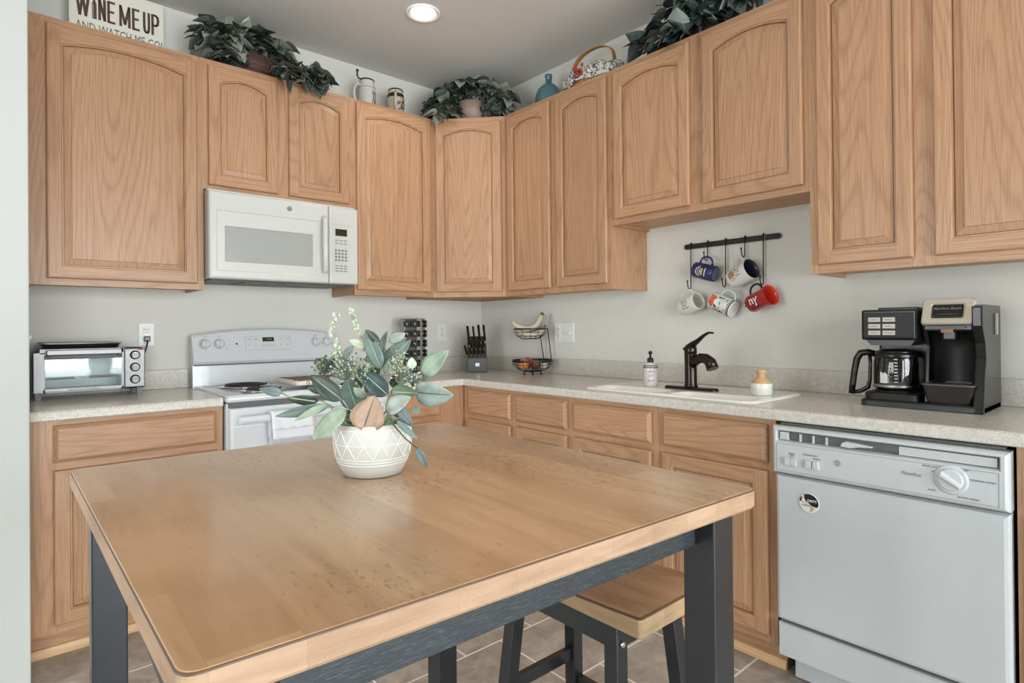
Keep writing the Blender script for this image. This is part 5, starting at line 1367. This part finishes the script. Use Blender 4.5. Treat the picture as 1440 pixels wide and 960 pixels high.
def leaf(b, e, w, col, bend=.0, roll=0.0, fold=.16, rib=RIB, fat=0.42, tail=0.0):
    ax = (e-b); ln = ax.length; ax.normalize()
    vw = Vector((0, -1, 0)); sd = ax.cross(vw)
    if sd.length < .05: sd = Vector((1, 0, 0))
    sd.normalize(); nr = sd.cross(ax).normalized()
    rt = Matrix.Rotation(R(roll), 3, ax); sd = rt @ sd; nr = rt @ nr
    q = MB(); n = 12; rows = []
    for k in range(n+1):
        u = k/n
        ww = w/2*(math.sin(math.pi*u**(.5+fat*.55))**.75 if 0 < u < 1 else 0)
        ww = max(ww, .0006)
        c = b+ax*(ln*u)+nr*(bend*ln*(4*u*(1-u)))
        rows.append([c+sd*(s*ww)+nr*(abs(s)**1.3*ww*fold) for s in (-1, -.55, -.045, .045, .55, 1)])
    vs = [p for r_ in rows for p in r_]
    fs = []
    for k in range(n):
        for s in range(5): fs.append(([k*6+s, k*6+s+1, (k+1)*6+s+1, (k+1)*6+s], (1 if s == 2 else 0,)))
    q.add(vs, fs, 0, True)
    o = q.build('leaf', [LM[col], rib], t, fixn=False)
    sm = o.modifiers.new('thick', 'SOLIDIFY'); sm.thickness = .0007
    return o
def stemp(pts, r=.0014, m=None): q = MB(); q.tube(pts, r, 6, 0); return q.build('stem', m or STEM, t)
leaves = [
 ((205,475,.02),(93,447,.03),52,'slate'), ((400,515,.02),(242,500,.03),58,'dark'), ((480,535,.05),(212,583,.06),58,'blue'), ((470,527,.055),(328,600,.075),40,'pale'),
 ((425,458,.00),(330,452,.01),62,'dark'), ((556,503,.055),(372,378,.035),98,'dark'), ((612,562,.03),(535,400,.00),135,'blue'), ((582,548,.065),(424,694,.085),98,'pale'),
 ((672,655,.072),(728,478,.060),176,'brown'), ((790,482,.05),(640,362,.03),104,'teal'), ((800,466,.045),(945,470,.055),82,'green'), ((776,566,.05),(914,488,.06),92,'silver'),
 ((925,470,.04),(1136,482,.06),140,'aqua'), ((955,382,.02),(1104,252,.03),112,'light'), ((768,204,.00),(858,160,.00),62,'silver'), ((738,352,.02),(650,140,.015),84,'blue'),
 ((730,342,.00),(892,198,.01),96,'blue'), ((728,206,.02),(660,140,.02),46,'dark'), ((716,262,-.01),(750,148,-.015),42,'slate'), ((848,538,.06),(932,642,.07),62,'slate'),
 ((845,606,.07),(957,702,.075),34,'blue'), ((953,738,.085),(1007,840,.085),44,'slate'), ((760,372,.03),(797,284,.03),34,'green'), ((905,350,.03),(905,288,.03),52,'cream'),
 ((648,236,.01),(560,193,.01),44,'cream'), ((528,290,.01),(582,226,.01),46,'blue'), ((545,402,-.01),(430,338,-.01),74,'blue'), ((600,470,.00),(590,392,.00),60,'green'),
 ((700,480,-.01),(715,400,-.02),60,'dark'), ((650,560,-.02),(560,520,-.03),70,'dark'), ((900,590,.02),(946,548,.03),44,'light'), ((515,318,-.02),(440,300,-.03),46,'pale'), ((640,312,.0),(700,270,.0),44,'green'),
 ((620,420,-.02),(570,330,-.03),70,'slate'), ((690,430,-.03),(640,330,-.04),76,'green'), ((800,440,-.02),(860,360,-.03),74,'pale'), ((760,460,-.03),(820,380,-.04),60,'dark'), ((560,480,-.03),(500,420,-.05),66,'slate'),
 ((660,500,.03),(610,440,.05),52,'pale'), ((720,300,-.03),(690,215,-.04),60,'slate'), ((840,400,.0),(880,330,.0),44,'silver'), ((600,590,.05),(545,560,.06),46,'green'), ((820,590,.05),(880,545,.055),50,'dark'), ((500,440,.0),(455,392,.01),54,'silver')]
random.seed(12)
for i, (b, e, w_, c) in enumerate(leaves):
    leaf(px(*b), px(*e), w_*PXS, c, random.uniform(.02, .07), random.uniform(-22, 22), rib=RIBD if c == 'brown' else (STEMD if c in ('aqua', 'slate') else RIB), fat=.30 if c in ('aqua', 'brown', 'light', 'slate') else .45)
root = Vector((0, 0, .085))
for a in (((205,475,.02),(260,497,.03),(400,515,.04)), ((400,515,.02),(420,512,.03),(500,548,.04)), ((955,382,.02),(930,400,.03),(870,520,.03)), ((953,738,.085),(895,690,.085),(828,622,.075)), ((925,470,.04),(890,500,.04),(800,600,.05)), ((776,566,.05),(765,600,.06),(760,640,.06)), ((730,342,.00),(715,420,.01),(690,600,.0)), ((738,352,.02),(720,450,.02),(700,600,.02)), ((556,503,.055),(590,560,.05),(620,640,.05)), ((480,535,.05),(520,570,.05),(580,640,.05)), ((790,482,.05),(760,560,.05),(720,640,.04)), ((800,466,.045),(790,520,.04),(770,620,.04)), ((768,204,0),(735,280,0),(710,420,0)), ((612,562,.03),(630,600,.03),(640,650,.03))):
    stemp([px(*p) for p in a], .0013, STEMD if a[0][0] in (953, 776) else STEM)
def sprig(path, n, sz, m):
    P = [px(*p) for p in path]; stemp(P, .0011)
    q = MB(); random.seed(int(path[0][0]))
    for k in range(n):
        u = k/(n-1)*(len(P)-1); i = min(int(u), len(P)-2); c = P[i].lerp(P[i+1], u-i)
        s = sz*(.55+.45*(1-k/n)) if k < n-2 else sz*.8
        off = Vector((random.uniform(-1, 1), random.uniform(-1, 1), random.uniform(-.2, .6)))*s*.95
        q.ball(c+off, s*.55, 0 if random.random() < .7 else 1, 8, 6, (1, .7, 1.25))
    q.build('sprig_buds', m, t)
SB = [LM['cream'], plain('bud_white_green', (180, 186, 170), 0.6)]
sprig([(500,330,.0),(482,250,.0),(455,160,.0),(470,95,.0),(474,58,.0)], 30, .0088, SB)
sprig([(690,330,.0),(625,220,.0),(600,140,.0),(578,80,.0),(560,38,.0)], 30, .0088, SB)
def berries(cx, cy, dz, rx, ry, n, mats, seed, r0=.0021):
    random.seed(seed); q = MB(); s_ = MB(); base = px(cx, cy+ry*1.2, dz)
    for k in range(n):
        p = px(cx+max(-1, min(1, random.gauss(0, .5)))*rx, cy+max(-1, min(1, random.gauss(0, .5)))*ry, dz+random.uniform(-.02, .02)); q.ball(p, random.uniform(.7, 1.2)*r0, random.randrange(len(mats)), 6, 4)
        if k % 2 == 0: s_.tube([base, base.lerp(p, .6)+Vector((0, 0, .003)), p], .0005, 3, 0)
    o = q.build('berry_spray', mats, t); s_.build('spray_stems', STEM, o)
BM = [plain('berry_grey', (168, 172, 166), 0.6), plain('berry_dark', (84, 90, 84), 0.6), plain('berry_green', (132, 150, 112), 0.6)]
berries(560, 325, .03, 80, 62, 210, BM, 1); berries(830, 330, .02, 46, 76, 150, [BM[0], LM['cream'], BM[2]], 2); berries(910, 395, .03, 50, 42, 100, [BM[0], BM[1]], 3); berries(405, 330, -.01, 52, 46, 150, [BM[1], BM[2], BM[1]], 4, .0026); berries(655, 400, .02, 50, 70, 100, [BM[2], BM[0]], 6)

# ------------------------------------------------------------------ things on top of the wall cabinets
ZTOP = T
def ivy(name_label, loc, rz, pot_fn, spots, seed, size=.055, cats='plant', mats=None, front=-.152, back=.155, dens=2.1):
    t = thing('ivy_plant', name_label, cats, loc, rz)
    pot_fn(t)
    random.seed(seed); q = MB()
    def ileaf(c, s, az, el, roll, m):
        Tm = Tr(*c) @ Matrix.Rotation(az, 4, 'Z') @ Matrix.Rotation(el, 4, 'X') @ Matrix.Rotation(roll, 4, 'Y')
        out = [(0, -.10), (.20, -.22), (.42, -.14), (.50, .08), (.42, .36), (.24, .66), (0, 1.0)]
        rt_ = [(x*s, y*s, abs(x)*s*.30-.12*s*y*y) for x, y in out]; lf = [(-x, y, z) for x, y, z in rt_]
        mid = [(0, y*s, -.12*s*y*y) for x, y in out]
        vs = [Tm @ Vector(p) for p in mid+rt_+lf]; fs = []
        for k in range(6):
            if k > 0 or True:
                fs.append([k, 7+k, 7+k+1, k+1]); fs.append([k, k+1, 14+k+1, 14+k])
        fs = [f for f in fs]
        q.add(vs, fs, m, True)
        rw = .02*s
        rv = [Tm @ Vector((sx_*rw*(1-y), y*s, -.12*s*y*y+.012*s)) for y in (0, .35, .7, .95) for sx_ in (-1, 1)]
        q.add(rv, [[0, 1, 3, 2], [2, 3, 5, 4], [4, 5, 7, 6]], 3, True)
    for (c, rad, n) in spots:
        for k in range(int(n*dens)):
            d = Vector((random.gauss(0, 1), random.gauss(0, 1), random.gauss(0, 1))).normalized()
            if d.y > .35: d.y *= -.6
            p = Vector(c)+Vector((d.x*rad[0], d.y*rad[1], d.z*rad[2]))*random.uniform(.55, 1.0)
            over = p.y > front-.03
            if over: p.z = max(p.z, size*.55)
            # the leaf hangs outwards and down from its stalk
            hd = Vector((d.x, d.y, d.z*.5-.45+random.uniform(-.3, .3)))
            az = math.atan2(hd.y, hd.x)-math.pi/2+random.uniform(-.7, .7); el = math.asin(max(-1, min(1, hd.normalized().z)))+random.uniform(-.4, .3)
            if over: el = max(el, -math.asin(min(.95, (p.z-.004)/(size*1.2))))
            ileaf(p, size*random.uniform(.7, 1.15), az, el, random.uniform(-.6, .6), random.choices((0, 1, 2), (5, 3.5, 1.8))[0])
    for v in q.v:
        v.y = min(v.y, back)
        if v.y > front: v.z = max(v.z, .004+.01*abs(math.sin(v.x*90)))
    q.build('foliage', mats, t, fixn=False)
    q = MB()
    for (c, rad, n) in spots:
        for k in range(5):
            e = Vector(c)+Vector((random.uniform(-.8, .8)*rad[0], random.uniform(-.8, .4)*rad[1], random.uniform(-.5, .8)*rad[2]))
            q.tube([Vector((0, 0, .08)), Vector((0, 0, .08)).lerp(e, .55)+Vector((0, 0, .05)), e], .0022, 5, 0)
    q.build('vines', STEMD, t)
    return t
IV = [leafmat('ivy_dark', (66, 75, 67), 0), leafmat('ivy_mid', (100, 111, 98), 0), leafmat('ivy_pale', (154, 160, 146), 0), plain('ivy_rib', (104, 116, 104), 0.5)]
IV2 = [leafmat('ivy_dark_blue', (50, 61, 60), 0), leafmat('ivy_grey_green', (96, 110, 103), 0), leafmat('ivy_silver', (164, 172, 162), 0), plain('ivy_silver_rib', (150, 160, 150), 0.5)]
def basket_pot(col, rx, ry, h, flare=1.15, weave=False):
    def f(t):
        q = MB(); q.lathe([(rx*.85, 0), (rx, h*.5), (rx*flare, h), (rx*flare*.94, h), (rx*flare*.9, h*.7)], 32, 0, cap1=False, sy=ry/rx); q.lathe([(rx*flare*.92, h*.72), (.001, h*.74)], 32, 1, cap0=False, cap1=False, sy=ry/rx)
        q.build('planter', [col, STEMD], t)
        if weave:
            q = MB()
            for k in range(5):
                z_ = h*(.1+.2*k); r_ = rx*(.87+(.13*min(1, z_/(h*.5)))+(flare-1)*max(0, (z_-h*.5)/(h*.5)))
                q.tube([(r_*math.cos(2*math.pi*i/40)+0, r_*ry/rx*math.sin(2*math.pi*i/40), z_+.002*(-1)**i) for i in range(40)], .004, 5, 0, True)
            q.build('weave_bands', col, t)
    return f
ivy('long trailing dark ivy in brown basket above the microwave cabinet', (-1.63, -.17, ZTOP), 0, basket_pot(plain('brown_wicker', (84, 56, 46), 0.6), .16, .10, .10, 1.15, True),
    [((-.12, -.03, .14), (.16, .11, .11), 52), ((.06, -.02, .15), (.16, .11, .10), 46), ((.26, -.05, .065), (.15, .10, .075), 40), ((-.02, .0, .19), (.16, .09, .09), 30), ((.16, -.205, .005), (.11, .02, .045), 13), ((.30, -.20, .0), (.05, .02, .03), 5), ((-.13, -.10, .05), (.09, .05, .05), 12)], 21, .068, mats=IV)
ivy('rounded dark ivy in pale pink pot on the corner cabinet', (-.34, -.36, ZTOP), R(-46), basket_pot(plain('dusty_pink_pot', (150, 126, 116), 0.5), .085, .085, .13, 1.2),
    [((-.17, -.02, .10), (.12, .12, .13), 60), ((.17, -.02, .11), (.11, .12, .13), 56), ((0, .0, .20), (.20, .12, .08), 74), ((-.17, -.215, .0), (.05, .015, .03), 4)], 22, .066, mats=IV, front=-.168, back=.30)
ivy('silvery-green ivy in dark planter above the short cabinet by the mugs', (-.17, -1.945, ZTOP), RWALL, basket_pot(plain('dark_brown_planter', (64, 50, 44), 0.6), .15, .09, .12, 1.12),
    [((-.20, -.03, .12), (.13, .11, .14), 52), ((.0, -.05, .15), (.17, .11, .11), 56), ((.18, -.04, .17), (.14, .10, .12), 44), ((-.32, -.09, .06), (.05, .06, .05), 10), ((-.12, -.205, .01), (.10, .02, .03), 7), ((-.05, -.12, .05), (.15, .05, .05), 22)], 23, .086, mats=IV2, dens=1.15)

t = thing('wall_sign', 'white wooden sign reading WINE ME UP on top of the far left cabinet', 'sign', (-2.1755, -.090, ZTOP), 0)
mb = MB(); mb.T = Rx(-4); mb.box((-.186, -.012, .001), (.180, .006, .292)); mb.build('board', M['sign_white'], t, bev=.001)
LET = {'W': [[(0, 1), (.25, 0), (.5, .95), (.75, 0), (1, 1)]], 'N': [[(0, 0), (0, 1), (1, 0), (1, 1)]], 'E': [[(1, 1), (0, 1), (0, 0), (1, 0)], [(0, .52), (.82, .52)]], 'M': [[(0, 0), (0, 1), (.5, .12), (1, 1), (1, 0)]],
       'U': [[(0, 1), (0, .28), (.1, .08), (.32, 0), (.68, 0), (.9, .08), (1, .28), (1, 1)]], 'P': [[(0, 0), (0, 1), (.6, 1), (.9, .93), (1, .74), (.9, .55), (.6, .47), (0, .47)]]}
def letter(q, ch, x, z, w, h, sw, m=0):
    for pl in LET[ch]:
        P = [Vector((x+p[0]*w, z+p[1]*h)) for p in pl]
        for a, b in zip(P[:-1], P[1:]):
            d = (b-a).normalized(); nrm = Vector((-d.y, d.x))*sw/2; e = d*sw*.32
            q.prism([tuple(a-e-nrm), tuple(b+e-nrm), tuple(b+e+nrm), tuple(a-e+nrm)], 2, 0, .0008, m)
q = MB(); q.T = Rx(-4) @ Tr(0, -.0125, 0) @ FRONT
x = -.158; zb_ = .134; hh_ = .094
for ch, w_, gap in (('W', .044, .012), ('I', .016, .012), ('N', .019, .015), ('E', .022, .024), ('M', .034, .016), ('E', .022, .022), ('U', .019, .015), ('P', .023, .0)):
    if ch == 'I': q.prism([(x, zb_-.004), (x+.017, zb_-.004), (x+.017, zb_+.066), (x+.0125, zb_+.080), (x+.0125, zb_+.100), (x+.0045, zb_+.100), (x+.0045, zb_+.080), (x, zb_+.066)], 2, 0, .0008, 0); q.box((x+.0015, zb_, .0008), (x+.006, zb_+.064, .0012), 1)
    else: letter(q, ch, x, zb_, w_, hh_, .0105)
    x += w_+gap
q.build('main_lettering', [M['text_brown'], M['mid_grey']], t)
q = MB(); q.T = Rx(-4) @ Tr(0, -.0125, 0) @ FRONT
q.text('AND WATCH ME GO!', .060, Tr(.006, .083, 0), 0, .0006, .57); q.build('small_lettering', M['dark_grey'], t)

def stein(label, loc, rz, r, h, body_m, lidded, deco):
    t = thing('beer_stein', label, 'stein', loc, rz)
    mb = MB(); mb.lathe([(r*.95, 0), (r*1.02, .004), (r*1.02, .014), (r*.96, .020), (r*.95, h*.80), (r*.86, h*.88), (r*.84, h-.006), (r*.80, h), (r*.76, h-.01)], 36, 0, cap1=False); mb.lathe([(r*.77, h-.012), (.001, h-.012)], 24, 0, cap0=False, cap1=False); mb.build('body', body_m, t)
    q = MB(); q.tube([(-r*.85, 0, h*.80), (-r*1.25, 0, h*.84), (-r*1.62, 0, h*.68), (-r*1.66, 0, h*.45), (-r*1.40, 0, h*.24), (-r*.92, 0, h*.20)], .0075, 10, 0); q.build('handle', body_m, t)
    q = MB(); q.lathe([(r*.87, h*.985), (r*.87, h+.002), (r*.80, h+.006)], 36, 0, cap0=False)
    if lidded:
        q.lathe([(r*.80, h+.004), (r*.60, h+.010), (r*.15, h+.014), (.001, h+.016)], 30, 0, cap0=False)
        q.tube([(-r*.80, 0, h+.004), (-r*1.1, 0, h+.006), (-r*1.25, 0, h+.02), (-r*1.22, 0, h+.042)], .005, 8, 0); q.ball((-r*1.22, 0, h+.048), .009)
    q.build('lid' if lidded else 'rim_band', plain('pewter_%d' % int(r*1e4), (86, 82, 80), 0.35, 0.7), t)
    deco(t, r, h); return t
def sd_w(t, r, h):
    q = MB(); q.lathe([(r*.962, h*.74), (r*.962, h*.755)], 36, 0, cap0=False, cap1=False); q.build('neck_line', plain('stein_line', (120, 116, 110), 0.5), t)
    q = MB(); random.seed(2)
    for k in range(7):
        a = R(-75+13*k); 
        q.tube([(r*.962*math.cos(a+R(4*s*(-1)**k)), r*.962*math.sin(a+R(4*s*(-1)**k)), h*(.62-.10*s)) for s in range(5)], .003, 4, 0)
    q.build('grey_decoration', plain('stein_grey', (112, 110, 108), 0.5), t)
    q = MB(); q.lathe([(r*.965, h*.90*.98), (r*.9, h*.9)], 10) if False else q.tube([(r*.965*math.cos(R(a)), r*.965*math.sin(R(a)), .024) for a in range(0, 360, 12)], .002, 4, 0, True); q.build('foot_line', plain('stein_foot', (150, 146, 138), 0.5), t)
stein('white lidded beer stein on top of the cabinet right of the trailing ivy', (-.962, -.160, ZTOP), R(0), .050, .180, plain('stein_cream', (206, 202, 194), 0.35, coat=0.2), True, sd_w)
def sd_c(t, r, h):
    for nm_, cols, seed, n, rng in (('dark_patches', (50, 44, 52), 3, 13, (.2, .8)), ('red_patches', (150, 62, 48), 4, 8, (.3, .8)), ('tan_patches', (196, 164, 124), 5, 18, (.1, .7)), ('blue_patches', (88, 110, 142), 6, 8, (.2, .6))):
        random.seed(seed); q = MB()
        for k in range(n):
            a = R(random.uniform(-170, 10)); z_ = h*random.uniform(*rng); w_ = random.uniform(.005, .012); hh_ = random.uniform(.005, .012)
            pts = []
            for i in range(9):
                an = 2*math.pi*i/9; aa = a+w_*math.cos(an)/r; rr_ = r*.966+.0004*seed
                pts.append((rr_*math.cos(aa), rr_*math.sin(aa), z_+hh_*math.sin(an)))
            c = (r*.975*math.cos(a), r*.975*math.sin(a), z_); q.add(pts+[c], [[i, (i+1) % 9, 9] for i in range(9)], 0, True)
        q.build(nm_, plain('stein_'+nm_, cols, 0.5), t)
    q = MB(); q.lathe([(r*.965, h*.72), (r*.965, h*.79), (r*.90, h*.86)], 36, 0, cap0=False, cap1=False); q.build('dark_neck_band', plain('stein_dark_band', (44, 38, 40), 0.4), t)
stein('colourful painted beer stein on top of the cabinet left of the corner ivy', (-.772, -.160, ZTOP), R(60), .053, .170, plain('stein_beige', (198, 184, 162), 0.45), False, sd_c)

t = thing('glass_bottle', 'teal blue glass bottle on the cabinet between corner ivy and basket', 'bottle', (-.150, -.855, ZTOP))
mb = MB(); mb.lathe([(.055, 0), (.076, .006), (.083, .045), (.080, .085), (.066, .122), (.040, .148), (.021, .158), (.019, .166), (.019, .196), (.022, .198), (.022, .210), (.018, .212), (.015, .200), (.016, .16)], 36, 0, cap1=False); mb.build('glass_body', M['teal_glass'], t)

t = thing('lined_basket', 'wooden basket with hoop handle and black-and-white floral liner above cabinet', 'basket', (-.135, -1.185, ZTOP), RWALL)
mb = MB(); mb.lathe([(.155, 0), (.172, .03), (.186, .095), (.180, .096), (.168, .03), (.15, .006)], 40, 0, cap0=True, cap1=True, sy=.54)
wk = plain('basket_splint', (186, 134, 84), 0.55); mb.build('body', wk, t)
q = MB()
for k in range(26):
    a = 2*math.pi*k/26; q.box((0, 0, 0), (0, 0, 0)) if False else q.tube([(.158*math.cos(a), .158*.54*math.sin(a), .004), (.176*math.cos(a), .176*.54*math.sin(a), .032), (.190*math.cos(a), .190*.54*math.sin(a), .093)], .005, 4, 0)
q.build('upright_splints', plain('basket_splint_dark', (160, 112, 68), 0.55), t)
fl = None
def floral():
    m, nt, b = nm('black_white_floral')
    tc = N(nt, 'ShaderNodeTexCoord'); v = N(nt, 'ShaderNodeTexNoise', Scale=38.0, Detail=2.0, Roughness=0.7, Distortion=1.4); L(nt, tc, 'Object', v, 'Vector')
    r = ramp(nt, [(0.46, lin(214, 212, 204)), (0.50, lin(214, 212, 204)), (0.535, lin(48, 40, 44)), (0.60, lin(52, 44, 46)), (0.64, lin(206, 200, 192))]); r.color_ramp.interpolation = 'LINEAR'
    L(nt, v, 0, r, 0); L(nt, r, 0, b, 'Base Color'); b.inputs['Roughness'].default_value = 0.9; return m
mb = MB(); loops = []
random.seed(9)
nn = 48
for i, (rr_, z_) in enumerate(((.192, .048), (.202, .066), (.201, .098), (.188, .116), (.162, .124), (.10, .132), (.02, .136))):
    loops.append([((rr_+(.008*math.sin(k*1.31+i) if i < 4 else 0))*math.cos(2*math.pi*k/nn), (rr_+(.008*math.sin(k*1.31+i) if i < 4 else 0))*.56*math.sin(2*math.pi*k/nn), z_+.007*math.sin(k*.92+i*.6)) for k in range(nn)])
mb.loft(loops, 0, True, False, True); mb.build('floral_liner', floral(), t)
q = MB(); path = [(.0, -.125, .02), (0, -.128, .10), (0, -.128, .20), (0, -.118, .262), (0, -.08, .285)]
hp_ = [(-.150*math.cos(R(a)), 0, .10+.150*max(0, math.sin(R(a)))**.55) for a in range(0, 181, 10)]
hp_ = [(-.150, 0, .03)]+hp_+[(.150, 0, .03)]
loops = []
for i, p in enumerate(hp_):
    a = Vector(hp_[max(0, i-1)]); b = Vector(hp_[min(len(hp_)-1, i+1)]); tn = (b-a).normalized(); nr = Vector((0, 1, 0)).cross(tn)*.003
    c = Vector(p); w_ = Vector((0, .014, 0)); loops.append([c-w_-nr, c+w_-nr, c+w_+nr, c-w_+nr])
q.loft(loops, 0, False); q.build('hoop_handle', wk, t)
q = MB(); random.seed(14)
for k in range(14): q.ball((-.005+random.uniform(-.03, .03), -.112+random.uniform(-.012, .008), .098+random.uniform(-.024, .024)), random.uniform(.008, .014), 0 if k % 4 else 1, 7, 5, (1, .6, 1))
q.build('red_flower', [plain('red_bloom', (170, 56, 44), 0.7), LM['dark']], t)
